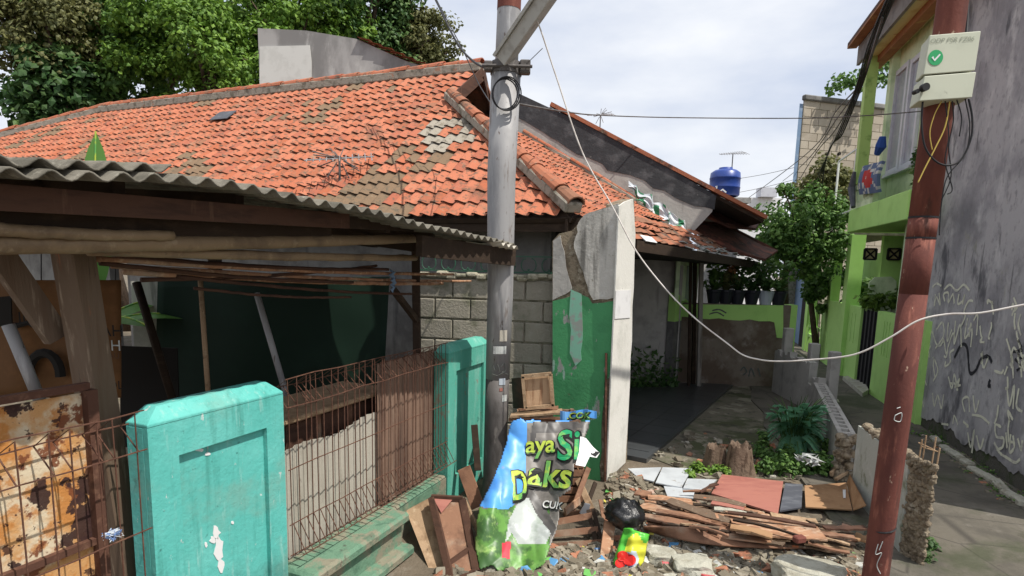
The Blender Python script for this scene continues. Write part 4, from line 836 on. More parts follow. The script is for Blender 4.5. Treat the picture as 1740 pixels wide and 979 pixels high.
def antenna(c, size, label, dense=False):
    t = thing('antenna', label, 'antenna', c); c = Vector(c)
    m = MB(); m.tube([c, c+Vector((0, 0, size*.9))], size*.025, 6); part('mast', m, K['galvdark'], t)
    m = MB(); h_ = c+Vector((0, 0, size*.9)); ax = Vector((.95, .25, .12)).normalized(); pe = Vector((-.25, .9, .1)).normalized()
    m.tube([h_-ax*size*.7, h_+ax*size*.7], size*.016, 5)
    for k in range(11): q = h_+ax*size*(-.65+k*.13); l_ = size*(.12+.02*k); m.tube([q-pe*l_-Vector((0, 0, l_*.3)), q+pe*l_+Vector((0, 0, l_*.3))], size*.01, 4)
    part('boom', m, K['galv'], t)
    if dense:
        m = MB()
        for k in range(14): d = Vector((random.gauss(0, 1), random.gauss(0, 1), random.gauss(0, .6))).normalized()*size*R(.3, .55); m.tube([h_+d*.2, h_+d], size*.012, 4)
        part('director_rods', m, K['galvdark'], t)
antenna(P(578, 345, 7.8), .62, 'small television antenna standing on the orange tile slope', True)
antenna(P(1019, 228, 12.5), .42, 'spiky antenna on the ridge of the tar coated gable', True)
antenna(P(1243, 295, 24), .85, 'thin antenna above the blue water tank')
# ------------------------------------------------------------ poles
def pole(name, pts, rads, label, mn, n=20):
    t = thing(name, label, 'pole', (pts[0].x, pts[0].y, 0)); return t
gp = thing('steel_pole', 'tall grey steel utility pole with old sticker remnants in front of the block wall', 'utility pole', P(838, 900, 5.3)*Vector((1, 1, 0)))
YP = 5.3
pc = lambda y: P(865.5-.045*y if y < 400 else 855.5-(y-400)*.029 if False else 866-.032*y, y, YP)
b0 = pc(905); b0.z = -.05
m = MB(); ys = [905, 850, 760, 700, 642]; m.tube([b0]+[pc(y) for y in ys[1:]], [.106, .107, .107, .108, .109], 24); part('lower_shaft', m, K['galvdark'], gp, True)
m = MB(); m.tube([pc(y) for y in (643, 500, 300, 122)], [.1095, .115, .124, .126], 24); part('middle_shaft', m, K['galv'], gp, True)
m = MB(); m.tube([pc(y) for y in (124, 60, -60, -400, -900)], [.098, .098, .097, .09, .085], 24); part('upper_shaft', m, K['galv'], gp, True)
m = MB(); m.tube([pc(y) for y in (18, -14)], [.100, .100], 24, cap=False); part('red_band', m, K['polered'], gp, True)
m = MB(); m.tube([pc(128), pc(108)], [.134, .134], 24); m.box(pc(118)+Vector((.16, -.06, .0)), (.09, .08, .11), bev=.01); m.box(pc(118)+Vector((-.15, -.06, .0)), (.07, .08, .08), bev=.01); m.tube([pc(120)+Vector((-.2, -.12, 0)), pc(120)+Vector((.22, -.12, 0))], .014, 8); part('clamp', m, K['galvdark'], gp)
m = MB(); cc_ = pc(168)+Vector((0, -.14, 0))
for k in range(3): rr_ = .105+.006*k; m.tube([cc_+Vector((rr_*math.cos(a)+.01*k, -.008*k, rr_*1.15*math.sin(a))) for a in [q*2*math.pi/28 for q in range(29)]], .006, 5)
part('cable_coil', m, K['black'], gp)
def stick(px, py, w_, h_, mn, name='sticker'):
    c = pc(py); off = (px-(866-.032*py))/1000*YP; m = MB(); rr_ = .119 if py < 640 else .109
    m.grid(lambda u, v: Vector((c.x+(rr_+.002)*math.sin(math.asin(max(-.95, min(.95, off/rr_)))+(u-.5)*w_/rr_), c.y-(rr_+.002)*math.cos(math.asin(max(-.95, min(.95, off/rr_)))+(u-.5)*w_/rr_), c.z+(v-.5)*h_)), 5, 1); part(name, m, K[mn], gp, norm=False)
stick(850, 592, .12, .07, 'rag'); stick(856, 568, .07, .10, 'zinc'); stick(854, 645, .06, .06, 'whitepot'); stick(858, 673, .055, .06, 'rag')
stick(852, 658, .03, .03, 'redboard')
for s in ([(838, 618), (842, 626), (846, 616), (850, 628)], [(852, 620), (858, 614), (860, 626), (854, 628)], [(836, 632), (846, 634), (856, 630), (864, 634)]):
    m = MB(); pts = []
    for x, y in smoothpx(s):
        c = pc(y); off = (x-(866-.032*y))/1000*YP; a = math.asin(max(-.95, min(.95, off/.12))); pts.append(Vector((c.x+.1135*math.sin(a), c.y-.1135*math.cos(a)-.002, c.z)))
    m.tube(pts, .003, 4); part('ink_scrawl', m, K['ink'], gp, norm=False)
# galvanised arm
aA, aB = P(858, 100, 5.1), P(1010, -120, 4.3)
m = MB(); x, y, z = frame_from(aA, aB, Vector((0, 1, 0))); 
m.bar(aA, aB, .10, .155, up=Vector((0, 1, 0)), bev=.006); m.bar(aA+z*.0-y*.062, aB-y*.062, .022, .20, up=Vector((0, 1, 0)))
K['armgrey'] = mat('arm_steel', (.46, .46, .44), [((.3, .29, .27), (9, 9, 9), .5, .68, .7)], .7); part('channel_arm', m, K['armgrey'], gp)
# red pole
rp = thing('red_pole', 'leaning red oxide painted pole carrying the pale cabinets beside the alley', 'pole', P(1487, 985, 3.7)*Vector((1, 1, 0)))
YR = 3.7; rc = lambda y: P(1619-.1345*y, y, YR)
bb_ = rc(979); r0 = bb_+(rc(979)-rc(600)).normalized()*(bb_.z+.05)/abs((rc(979)-rc(600)).normalized().z)
m = MB(); m.tube([r0]+[rc(y) for y in (979, 860, 700, 500)], [.078]*5, 24); part('lower_shaft', m, K['polered'], rp, True)
m = MB(); m.tube([rc(y) for y in (500, 405)], [.0782]*2, 24); m.tube([rc(y) for y in (404, 370)], [.0786]*2, 24); m.tube([rc(y) for y in (369, 150, 0, -300)], [.0788]*4, 24); part('upper_shaft', m, K['polered'], rp, True)
m = MB()
for y_ in (405, 370): m.tube([rc(y_+1.5), rc(y_-1.5)], [.0805]*2, 24)
m.tube([rc(895)+Vector((.07*math.cos(a), .085*math.sin(a)-.0, .02*math.cos(a))) for a in [q*2*math.pi/16 for q in range(17)]], .006, 5)
part('wire_tie', m, K['black'], rp)
m = MB()
for s in ([(1492, 925), (1488, 942), (1498, 940), (1490, 960), (1496, 975)], [(1500, 920), (1494, 935)], [(1521, 706), (1532, 702), (1530, 716), (1520, 714), (1521, 706)], [(1524, 694), (1530, 692)]):
    m.tube([P(x, y, YR-.079) for x, y in smoothpx(s)], .0028, 4)
part('chalk_mark', m, K['rag'], rp, norm=False)
# cabinets
def cabinet(label, pxs, Y, dep, sticker=False, knob=False):
    t = thing('distribution_box', label, 'distribution box', P(*pxs[3], Y)); m = MB()
    pts = [P(x, y, Y) for x, y in pxs]; m.poly(pts, (.05, dep, .0)); part('box_body', m, K['boxgrey'], t, mod=lambda o: bevel(o, .006))
    c = sum(pts, Vector())/4; m = MB(); m.poly([c+(p-c)*1.03+Vector((0, -.012, 0)) for p in pts], (0, .012-.001, 0)); part('lid', m, K['boxgrey'], t, mod=lambda o: bevel(o, .004))
    return t, c, pts
YC = 3.55
t, c, pts = cabinet('upper pale cabinet on the red pole with a green tick sticker', [(1579, 62), (1663, 55), (1653, 120), (1568, 127)], YC, .14)
m = MB(); sc_ = P(1590, 98, YC-.0145); m.add([sc_+Vector((.042*math.cos(a), 0, .042*math.sin(a))) for a in [q*2*math.pi/24 for q in range(24)]], [tuple(range(24))]); part('sticker', m, K['stickgreen'], t, norm=False)
m = MB(); ribbon(m, [sc_+Vector((x, -.002, z_)) for x, z_ in ((-.02, .003), (-.006, -.015), (.022, .018))], .011, Vector((0, -1, 0)), 0); part('tick_mark', m, K['white'], t, norm=False)
vs, fs = text('ODP PSR FZ06', .034, shear=.15); ct = P(1618, 68, YC-.0145); m = MB(); m.add([ct+Vector((v.x*1.15, 0, v.y+v.x*.09)) for v in vs], fs); K['inkfaint'] = mat('faded_ink', (.27, .29, .23)); part('handwriting', m, K['inkfaint'], t, norm=False)
t, c, pts = cabinet('lower pale cabinet with a round lock on the red pole', [(1570, 131), (1655, 124), (1648, 166), (1561, 172)], YC, .16)
m = MB(); k_ = P(1568, 150, YC-.02); m.tube([k_+Vector((0, .0, 0)), k_+Vector((0, -.03, 0))], .022, 14); m.tube([k_+Vector((-.035, 0.02, -.02)), k_+Vector((-.035, -.015, -.02))], .013, 8); part('lock_knob', m, K['black'], t)
random.seed(23)
# ------------------------------------------------------------ lime green house
BF = .08
def at_(px, py, b=BF): p = apx(px, py, b)-AO; return p.dot(AU), p.z
AM = Matrix((AU, AN, Vector((0, 0, 1)))).transposed()
gt = at_(1545, 700)[0]; gh2 = thing('green_house', 'two storey lime green house with balcony beside the grey alley wall', 'house', Ap(1.5, -2, 0))
def abox(m, t0, t1, b0, b1, z0, z1, bev=0.): m.box(Ap((t0+t1)/2, (b0+b1)/2, (z0+z1)/2), (abs(t1-t0), abs(b1-b0), abs(z1-z0)), AM, bev=bev)
tN = -.1; tF = at_(1452, 640)[0]+.25
tslab0, zs0 = at_(1545, 322, .42); tslab1, zs1 = at_(1443, 358, .42); zsb = at_(1441, 395, .42)[1]; zst = (zs0+zs1)/2; print('slab', tslab0, zs0, tslab1, zs1, zsb, 'tF', tF)
m = MB(); abox(m, tN, tslab1, -4, -3., 0, zst); abox(m, tslab1-.32, tslab1-.18, -2.998, -.15, 0, zst-.5); part('porch_wall', m, K['green'], gh2)
m = MB(); abox(m, min(tslab0, tN), tslab1, -4, .42, zsb, zst, .01); part('balcony_slab', m, K['green'], gh2)
tw1 = at_(1500, 335, .0)[0]; zr = at_(1500, 62, .5)[1]; print('upper', tw1, zr)
m = MB(); abox(m, tN, tw1, -4, .0, zst+.002, zr+.4); part('upper_wall', m, K['greenpale'], gh2)
def wquad(pxs, b, d, mn, name, par, nrm=AN): m = MB(); m.poly([apx(x, y, b) for x, y in pxs], -nrm*d); return part(name, m, K[mn], par)
def window(px0, px1, pyt, pyb):
    t0, z0 = at_(px0, pyb, .0); t1, _ = at_(px1, pyb, .0); zt_ = at_((px0+px1)/2+.11*(pyb-pyt), pyt, .0)[1]
    a, b = min(t0, t1), max(t0, t1)
    m = MB()
    for q in (a+.04, b-.04): abox(m, q-.04, q+.04, .003, .05, z0, zt_)
    abox(m, a+.08, b-.08, .003, .048, z0, z0+.08); abox(m, a+.08, b-.08, .003, .048, zt_-.08, zt_); abox(m, a-.05, b+.05, .003, .10, z0-.05, z0-.002)
    w_ = part('window', m, K['whitegrey'], gh2); m = MB(); abox(m, a+.08, b-.08, .004, .014, z0+.08, zt_-.08); part('pane', m, K['glass'], w_)
window(1507, 1528, 112, 300); window(1532, 1553, 92, 290)
# balcony parapet with slots
t0 = tw1-.02; t1 = tslab1-.02; zp = at_(1462, 312, .40)[1]
m = MB(); 
abox(m, tw1-.9, t1, .30, .40, zst+.002, zst+.10); abox(m, tw1-.9, t1, .30, .42, zp-.1, zp)
n = 15
for k in range(n): a = tw1-.9+(t1-tw1+.9)*k/n; abox(m, a, a+(t1-tw1+.9)/n*.55, .305, .395, zst+.10, zp-.1)
part('balcony_parapet', m, K['greenpale'], gh2)
pt_ = at_(1462, 300, .36)
m = MB(); abox(m, pt_[0]-.09, pt_[0]+.09, .27, .45, zp+.002, zr); part('column', m, K['greenolive'], gh2)
m = MB(); a = at_(1505, 200, .2)[0]; abox(m, tw1-.16, tw1+.02, .002, .12, zst+.01, zr); part('column', m, K['greenpale'], gh2)
m = MB(); abox(m, tN-2, tslab1-.02, -4, .50, zr, zr+.10); part('soffit', m, K['cream'], gh2)
m = MB(); abox(m, tN-2, tslab1, .50, .55, zr-.04, zr+.30); part('fascia', m, K['plaster_dark'], gh2)
m = MB(); abox(m, tN-2, tslab1+.08, -1, .72, zr+.34, zr+.40); part('roof_sheet', m, K['wood_red'], gh2); m = MB(); abox(m, tN-2, tslab1+.08, .56, .72, zr+.30, zr+.335); part('roof_board', m, K['orangeboard'], gh2)
m = MB(); abox(m, tN-2, tslab1, .14, .3, zr-.12, zr-.002); part('ceiling_beam', m, K['orangeboard'], gh2)
m = MB(); q = at_(1443, 520)[0]; abox(m, q-.02, q+.28, -.10, .16, 0, zsb-.002); part('column', m, K['green'], gh2)
m = MB(); q = at_(1528, 560)[0]; abox(m, q-.08, q+.06, -.10, .14, 0, zsb-.002); part('column', m, K['greenpale'], gh2)
# vents with crosses, arch and ledge on the porch wall
for x in (1478, 1518):
    ep = Ap(tslab1-.32, 0, 0); c = W(x, 432, ep, AU); s = .10
    sv = (AU, AN); AU, AN = AN*-1., AU*-1.
    m = MB(); ang = 0
    for k in range(2): d = (AU+Vector((0, 0, 1 if k else -1))).normalized()*s*1.2; m.bar(c-d+AN*.03, c+d+AN*.03, .025, .035, up=AN)
    for u, v_ in ((1, 0), (-1, 0), (0, 1), (0, -1)): d = AU*u*s+Vector((0, 0, v_*s)); e = (AU*abs(v_)+Vector((0, 0, abs(u))))*s; m.bar(c+d-e+AN*.03, c+d+e+AN*.03, .03, .05, up=AN)
    vt = part('vent', m, K['dark'], gh2); m = MB(); m.poly([c+AN*.008-AU*s-Vector((0, 0, s)), c+AN*.008+AU*s-Vector((0, 0, s)), c+AN*.008+AU*s+Vector((0, 0, s)), c+AN*.008-AU*s+Vector((0, 0, s))], -AN*.006); part('vent_opening', m, K['cream'], vt); AU, AN = sv
m = MB(); m.poly([W(x, y, ep, AU) for x, y in ((1474, 500), (1476, 480), (1486, 471), (1514, 470), (1522, 478), (1522, 600), (1474, 600))], -AU*.04); part('niche', m, K['greenpale'], gh2)
# slotted fence panels and gate
def slotted(ta, tb_, z, slots, s0, s1, label):
    m = MB(); a, b = min(ta, tb_), max(ta, tb_); xs = sorted(slots); cur = a
    for s in xs: abox(m, cur, s-.015, BF-.12, BF, s0, s1); cur = s+.015
    abox(m, cur, b, BF-.12, BF, s0, s1); abox(m, a, b, BF-.12, BF, 0, s0-.0005); abox(m, a, b, BF-.12, BF, s1+.0005, z)
    m.box(Ap((a+b)/2, BF-.15, (s0+s1)/2), (xs[-1]-xs[0]+.2, .02, s1-s0+.1), AM) if False else None
    return solo('garden_wall', m, K['green'], label, 'garden wall')
f1a = at_(1476, 673)[0]; f1b = gt-.25; z1 = at_(1500, 530)[1]; f2a = at_(1452, 637)[0]; f2b = at_(1392, 600)[0]
slotted(f1a, f1b, z1, [f1a-.42, f1a-.56, f1a-.70], z1-.75, z1-.15, 'lime green slotted garden wall right of the black gate')
slotted(f2a, f2b, z1, [f2a+.35, f2a+.6, f2a+.85], z1-.75, z1-.15, 'lime green slotted garden wall left of the black gate')
m = MB(); abox(m, f1a+.03, f2a-.03, BF-.10, BF-.06, .08, z1-.05)
for k in range(5): q = f1a+.06+(f2a-f1a-.12)*k/4; abox(m, q-.012, q+.012, BF-.058, BF-.03, .08, z1-.03)
solo('garden_gate', m, K['black'], 'narrow black metal gate between the two lime green garden walls', 'gate')
# ramp slab and step
rs = MB(); pts = [G(1432, 640, .10), G(1462, 634, .12), G(1476, 662, .12), G(1466, 668, .10)]; rs.poly(pts, (0, 0, -.09)); solo('ramp_slab', rs, K['chunk'], 'small concrete ramp slab lying before the black gate', 'slab')
# rear part: further posts, lattice, blue door
bk = thing('green_annex', 'lime green annex with posts and small awning beyond the green house', 'annex', Ap(4.6, -.6, 0))
za = at_(1402, 410, .0)[1]
m = MB(); q = at_(1397, 640)[0]; abox(m, q, q+.28, -.12, .08, 0, za); part('column', m, K['green'], bk)
m = MB(); q = at_(1366, 610)[0]; abox(m, q, q+.35, -.12, .10, 0, za+.05); part('column', m, K['green'], bk)
m = MB(); abox(m, f2b-.2, f2b+4.0, -1.6, -1.5, 0, za-.25); part('back_wall', m, K['green'], bk)
m = MB(); q = at_(1398, 640)[0]; abox(m, q-1.0, q+3.6, -1.2, .45, za+.02, za+.08); part('awning', m, K['asb'], bk)
m = MB(); 
z2 = at_(1385, 525)[1]; qa, qb = f2b+.05, at_(1368, 610)[0]
for q in (qa+.04, (qa+qb)/2, qb-.04): abox(m, q-.04, q+.04, .0, .08, 0, z2)
for z in (.5, z2*.6, z2-.05): abox(m, qa, qb, .01, .07, z-.04, z+.04)
part('lattice_fence', m, K['green'], bk)
m = MB(); abox(m, at_(1350, 600)[0], at_(1335, 590)[0], -.3, -.05, 0, za); part('blue_door', m, K['bluepaint'], bk)
m = MB(); abox(m, at_(1357, 600)[0], at_(1351, 590)[0], -.3, -.0, 0, za-.1); part('dark_doorway', m, K['dark'], bk)
fr = MB(); c0 = at_(1412, 395, .3)
q = Ap(c0[0], .3, za+.08)
for x, y in ((1408, 300), (1436, 300)): p = apx(x+6, 395, .3); p.z = za+.08; t_ = apx(x, y-20, .3); p2 = Vector((p.x, p.y, at_(1410, 285, .3)[1])); fr.bar(p, p2, .035, .035)
pa = apx(1414, 395, .3); pb_ = apx(1442, 395, .3); zz = at_(1410, 285, .3)[1]
for z in (zz, za+.45): fr.bar(Vector((pa.x, pa.y, z)), Vector((pb_.x, pb_.y, z)), .03, .03)
solo('drying_frame', fr, K['white'], 'thin white pipe frame standing on the small awning', 'frame')
# rug on the parapet
m = MB(); ta, tb2 = at_(1464, 300, .46)[0], at_(1497, 300, .46)[0]; z3 = at_(1480, 275, .46)[1]; z4 = at_(1480, 322, .46)[1]
m.grid(lambda u, v: Ap(ta+(tb2-ta)*u+.03*v, .43+.05*math.sin(v*3.1)+.012*math.sin(u*15), z3+(z4-z3)*v-.10*u), 14, 10, mf=lambda u, v: 1 if (u-.45-.3*(v-.5))**2*6+(v-.5)**2*3 < .35 and random.random() < .85 else (2 if random.random() < .3 else 0))
K['rugblue'] = mat('rug_blue', (.10, .14, .24), rough=.95); K['rugred'] = mat('rug_red', (.42, .04, .035), rough=.95)
solo('hanging_rug', m, [K['rugblue'], K['rugred'], K['rag']], 'patterned blue and red rug hanging over the balcony parapet', 'rug', mod=solid(.05))
m = MB(); m.tube([apx(1500, 232, .30), apx(1497, 248, .30), apx(1490, 262, .32)], [.05, .09, .05], 8); solo('blue_laundry', m, K['bluecloth'], 'blue cloth bundle hanging above the balcony parapet', 'cloth')
m = MB(); m.tube([apx(1452, 292, .5), apx(1447, 320, .5), apx(1450, 352, .5)], [.03, .07, .04], 8); solo('dark_laundry', m, K['greyboard'], 'dark garment hanging at the outer corner of the balcony', 'cloth')
# plants at the green house
def shrub(name, label, c, rad, n, size, lm, cat='plant', nc=14, cr=(.1, .22), group=None, pot=None):
    c = Vector(c); cl_ = [(c+Vector((R(-1, 1)*rad[0], R(-1, 1)*rad[1], R(-1, 1)*rad[2])), R(*cr)) for _ in range(nc)]
    t = thing(name, label, cat, Vector((c.x, c.y, pot if pot is not None else 0.)), group)
    m = MB(); leaves(m, c, rad, n, size, clump=cl_); part('foliage', m, K[lm], t, norm=False)
    m = MB(); b = Vector((c.x, c.y, (pot+.25) if pot is not None else 0.))
    for p, _ in cl_[:7]: m.tube([b, b.lerp(p, .6)+Vector((R(-.05, .05), 0, .03)), p], [.012, .009, .004], 5)
    part('stem', m, K['bark'], t, norm=False)
    if pot is not None:
        m = MB(); nn = 12; pr_ = [(0, .09), (.2, .13), (.22, .14), (.25, .14), (.25, .11), (.2, .1), (.2, 0)]
        o = Vector((c.x, c.y, pot)); m.add([o+Vector((r_*math.cos(6.283*q/nn), r_*math.sin(6.283*q/nn), h_)) for h_, r_ in pr_ for q in range(nn)], [(a*nn+q, a*nn+(q+1) % nn, (a+1)*nn+(q+1) % nn, (a+1)*nn+q) for a in range(len(pr_)-1) for q in range(nn)]); part('pot', m, K['whitepot'] if 'white' in label else K['terra'], t)
    return t
shrub('garden_shrub', 'dense bush spilling over the garden wall left of the lime green column', apx(1402, 492, .1), (.5, .3, .45), 2600, .11, 'leafA', 'bush', 22)
shrub('garden_shrub', 'small leafy shrub behind the black gate on the green porch', apx(1472, 500, -.3), (.35, .2, .22), 700, .12, 'leafD', 'bush')
shrub('garden_shrub', 'yellow green plant glowing on the porch above the black gate', apx(1505, 512, -.3), (.35, .15, .12), 500, .13, 'leafB', 'bush')
# potted plants along the top of the far yard wall
lb = ['dark potted palm like plant leftmost on the far yard wall', 'potted plant with an orange red blossom tuft on the far wall', 'bushy dark potted plant in the middle of the far wall top', 'broad spiky potted plant on the far wall beside the white pot', 'spiky plant in a white pot on the far yard wall', 'dark leafy potted plant at the right end of the far wall']
for k, (x, lm) in enumerate(((1212, 'leafA'), (1232, 'leafC'), (1252, 'leafD'), (1276, 'leafD'), (1300, 'leafD'), (1322, 'leafA'))):
    p = wfar(x, 518, -.08); zz = zt
    t = thing('potted_plant', lb[k], 'potted plant', Vector((p.x, p.y, zz)), 'potted plants on the far yard wall')
    m = MB(); nn = 12; pr_ = [(0, .10), (.2, .14), (.22, .15), (.26, .15), (.26, .12), (.2, .1), (.2, 0)]; o = Vector((p.x, p.y, zz+.002))
    m.add([o+Vector((r_*math.cos(6.283*q/nn), r_*math.sin(6.283*q/nn), h_)) for h_, r_ in pr_ for q in range(nn)], [(a*nn+q, a*nn+(q+1) % nn, (a+1)*nn+(q+1) % nn, (a+1)*nn+q) for a in range(len(pr_)-1) for q in range(nn)]); part('pot', m, K['whitepot'] if k == 4 else K['terra'], t)
    m = MB(); s0 = o+Vector((0, 0, .24))
    for q in range(46):                              # arching blades
        a = R(0, 6.28); L = R(.22, .5); el = R(.5, 1.4); w_ = R(.014, .03); d = Vector((math.cos(a), math.sin(a), 0)); s_ = Vector((-d.y, d.x, 0)); pts = []
        for e in range(5): f = e/4; pts.append(s0+d*L*f*math.cos(el)*(1+.4*f)+Vector((0, 0, L*(f*math.sin(el)-.45*f*f))))
        vs = []
        for e, p_ in enumerate(pts): ww = w_*(1, 1.3, 1.2, .8, .05)[e]; vs += [p_-s_*ww, p_+s_*ww]
        m.add(vs, [(2*e, 2*e+1, 2*e+3, 2*e+2) for e in range(4)])
    leaves(m, s0, (.2, .2, .2), 200, .1, clump=[(s0+Vector((R(-.15, .15), R(-.1, .1), R(.1, .5))), .14) for _ in range(6)])
    part('foliage', m, K[lm], t, norm=False)
    if k == 1:
        m = MB(); leaves(m, s0, (1, 1, 1), 60, .06, clump=[(s0+Vector((.05, -.1, .42)), .09)]); part('blossom', m, K['orangeboard'], t, norm=False)
# ------------------------------------------------------------ low walls between yard and alley
k0, k1, k2 = G(1322, 668), G(1398, 708), G(1446, 818); hz = Vector((0, 0, 1))
lw = thing('yard_wall', 'crumbling low grey wall between the mossy yard and the alley', 'wall', k0.lerp(k2, .4))
x, y, z = frame_from(k0, k1); L = (k1-k0).length; m = MB()
n = 16
for i in range(n):
    a = k0+x*L*i/n; b = k0+x*L*(i+1)/n; h_ = (.78+.10*noise.noise(Vector((i*.7, 0, 0)))) if i < n-3 else .55+.1*R(-1, 1)
    m.poly([a, b, b+hz*(h_+R(-.03, .03)), a+hz*h_], -y*.12)
part('wall_body', m, K['plaster'], lw)
for (bx_, by_, tx, ty) in ((1330, 672, 1322, 557), (1374, 688, 1366, 583), (1408, 706, 1399, 597)):
    b = G(bx_, by_); t_ = P(tx, ty, b.y); m = MB(); m.bar(b-hz*.02, Vector((b.x, b.y, t_.z)), .15, .13, up=Vector((0, 1, 0)), bev=.012)
    solo('concrete_post', m, K['plaster'], 'square broken concrete post of the low yard wall, '+{1330: 'farthest one beside the far wall', 1374: 'middle one of the three', 1408: 'nearest one of the three'}[bx_], 'post', 'posts of the yard wall')
x, y, z = frame_from(k1, k2); L = (k2-k1).length; m = MB(); 
zz = .52; tk_ = .17; m.poly([k1, k2, k2+hz*(zz-.07), k1+hz*(zz-.07)], -y*tk_)
nb_ = 16; 
m.poly([k1+hz*(zz-.068), k2+hz*(zz-.068), k2+hz*zz, k1+hz*zz], -y*.045); m.poly([k1-y*.125+hz*(zz-.068), k2-y*.125+hz*(zz-.068), k2-y*.125+hz*zz, k1-y*.125+hz*zz], -y*.045)
for i in range(nb_+1): a = k1+x*(L-.06)*i/nb_-y*.0455; m.poly([a+hz*(zz-.067), a+x*.06+hz*(zz-.067), a+x*.06+hz*(zz-.001), a+hz*(zz-.001)], -y*.079)
part('hollow_block', m, K['plaster'], lw)
m = MB()
for i in range(60): c = k2+y*R(-.17, .0)+x*R(-.02, .10)+hz*R(0, .5); m.box(c, (R(.03, .09),)*3, Matrix.Rotation(R(0, 3), 3, 'X') @ Matrix.Rotation(R(0, 3), 3, 'Z'), bev=.01)
part('broken_end', m, K['rough'], lw)
# nearer wall piece with white coat and rubble end
k3, k4, k5 = G(1449, 842), G(1531, 944), G(1566, 966)
w3 = thing('broken_wall', 'broken low wall stub with white coat and crumbling rubble end by the red pole', 'wall', k4)
x, y, z = frame_from(k3, k4); th3 = k5-k4; h3 = P(1556, 782, k4.y).z; h4 = P(1486, 724, k3.y).z; print('par', zst, zp, zr); print('h3', h3, h4)
core = MB(); core.poly([k3, k4, k4+hz*h3, k4.lerp(k3, .5)+hz*(h3*.93), k3+hz*h4], th3); part('masonry', core, K['rough'], w3)
sd = -1 if (th3.dot(y) > 0) else 1
nL = Vector((th3.x, th3.y, 0)).normalized(); nL = (nL-x*nL.dot(x)).normalized()
m = MB(); m.poly([k3-nL*.02, k4-nL*.02, k4-nL*.02+hz*(h3*.6), k4-nL*.02-x*.02+hz*(h3-.03), k4.lerp(k3, .5)-nL*.02+hz*(h3*.93), k3-nL*.02+hz*h4], nL*.018); K['coatgreen'] = mat('weathered_white_coat', (.42, .44, .40), [((.55, .56, .54), 3, .5, .65, .8), ((.12, .14, .07), 4, .55, .7, .8), ((.2, .19, .16), ST, .55, .72, .7)], .9, .004, 25); part('white_coat', m, K['coatgreen'], w3)
m = MB()
xe = Vector((x.x, x.y, 0)).normalized()
for i in range(800):
    u, v_ = R(-.02, 1.02), R(0, 1.03); c = k4+th3*u+hz*h3*v_+xe*R(-.012, .016); s = R(.015, .045); m.box(c, (s*R(.7, 1.5), s, s*R(.6, 1)), Matrix.Rotation(R(0, 3), 3, 'X') @ Matrix.Rotation(R(0, 3), 3, 'Y'), bev=s*.25)
for i in range(160):
    u, v_ = R(0, 1), R(0, 1); c = k4.lerp(k3, v_)+th3*u+hz*(h3*(.98-.05*v_)+R(-.02, .02)); s = R(.02, .07); m.box(c, (s*R(.7, 1.5), s, s*R(.5, 1)), Matrix.Rotation(R(0, 3), 3, 'X') @ Matrix.Rotation(R(0, 3), 3, 'Y'), bev=s*.25)
part('rubble_face', m, K['rough'], w3)
m = MB(); e0 = k4+th3*.55+hz*(h3-.05)-xe*.05
for dx, dy in ((0, 0), (.13, 0), (0.02, .1), (.14, .1)): m.tube([e0+th3.normalized()*dx-xe*dy, e0+th3.normalized()*(dx+.01)-xe*dy+hz*R(.2, .27)], .006, 6)
m.tube([e0+hz*.17, e0+th3.normalized()*.14+hz*.18, e0+th3.normalized()*.14-xe*.1+hz*.17, e0-xe*.1+hz*.18, e0+hz*.17], .005, 5); part('rebar', m, K['wood_pale'], w3)
# ------------------------------------------------------------ cables
def cable(label, pts, rad, mn, sagk=8, name='cable', grp=None, kind=None):
    pp = [P(*p) for p in pts]; pp = [Vector(q) for q in smoothpx([tuple(p) for p in pp], sagk)]
    m = MB(); m.tube(pp, rad, 6); return solo(name, m, K[mn], label, 'cable', grp, smooth=True)
cable('sagging white cable looping from the steel arm past the red pole', [(906, 20, 4.75), (919, 52, 4.8), (945, 130, 4.85), (990, 260, 4.8), (1040, 350, 4.7), (1080, 425, 4.6), (1130, 490, 4.5), (1180, 540, 4.4), (1235, 583, 4.25), (1262, 603, 4.2), (1290, 611, 4.1), (1320, 614, 4.0), (1370, 612, 3.9), (1450, 603, 3.7), (1510, 575, 3.6), (1560, 545, 3.55), (1610, 534, 3.5), (1665, 532, 3.4), (1745, 517, 3.3), (1900, 490, 3.1), (2400, 400, 2.6), (3600, 100, 2.0)], .0058, 'cablewhite')
cable('thick black cable coming down from upper left to the steel pole clamp', [(715, -45, 8.5), (740, 0, 8.0), (775, 70, 7.0), (805, 105, 6.0), (842, 122, 5.25)], .011, 'black')
cable('thin black cable hanging beside the thick one left of the steel pole', [(722, -45, 8.5), (746, 8, 8.0), (784, 80, 7.3), (812, 140, 6.9), (838, 182, 5.25)], .006, 'black')
cable('thin wire rising from the pole clamp towards the upper right', [(872, 128, 5.3), (895, 108, 5.2), (922, 82, 5.1)], .003, 'galvdark')
cable('long thin service line crossing the sky to the lime green house', [(872, 175, 5.3), (960, 190, 7), (1020, 196, 9), (1150, 200, 10), (1360, 201, 10), (1480, 196, 9.3), (1600, 186, 8.6)], .009, 'galvdark')
for k in range(4):
    cable('black line of the thick bundle running from the top to the green house', [(1600+3*k, -300, 4.3), (1530+4*k, -45, 5.5), (1504+4*k, 5, 6.2), (1474+4*k, 80, 7.5), (1454+3*k, 150, 9), (1424+3*k, 225, 11), (1385+4*k, 310, 14), (1290+30*k, 520, 26)], .010+.003*(k % 2), 'black', grp='black bundled lines left of the green house')
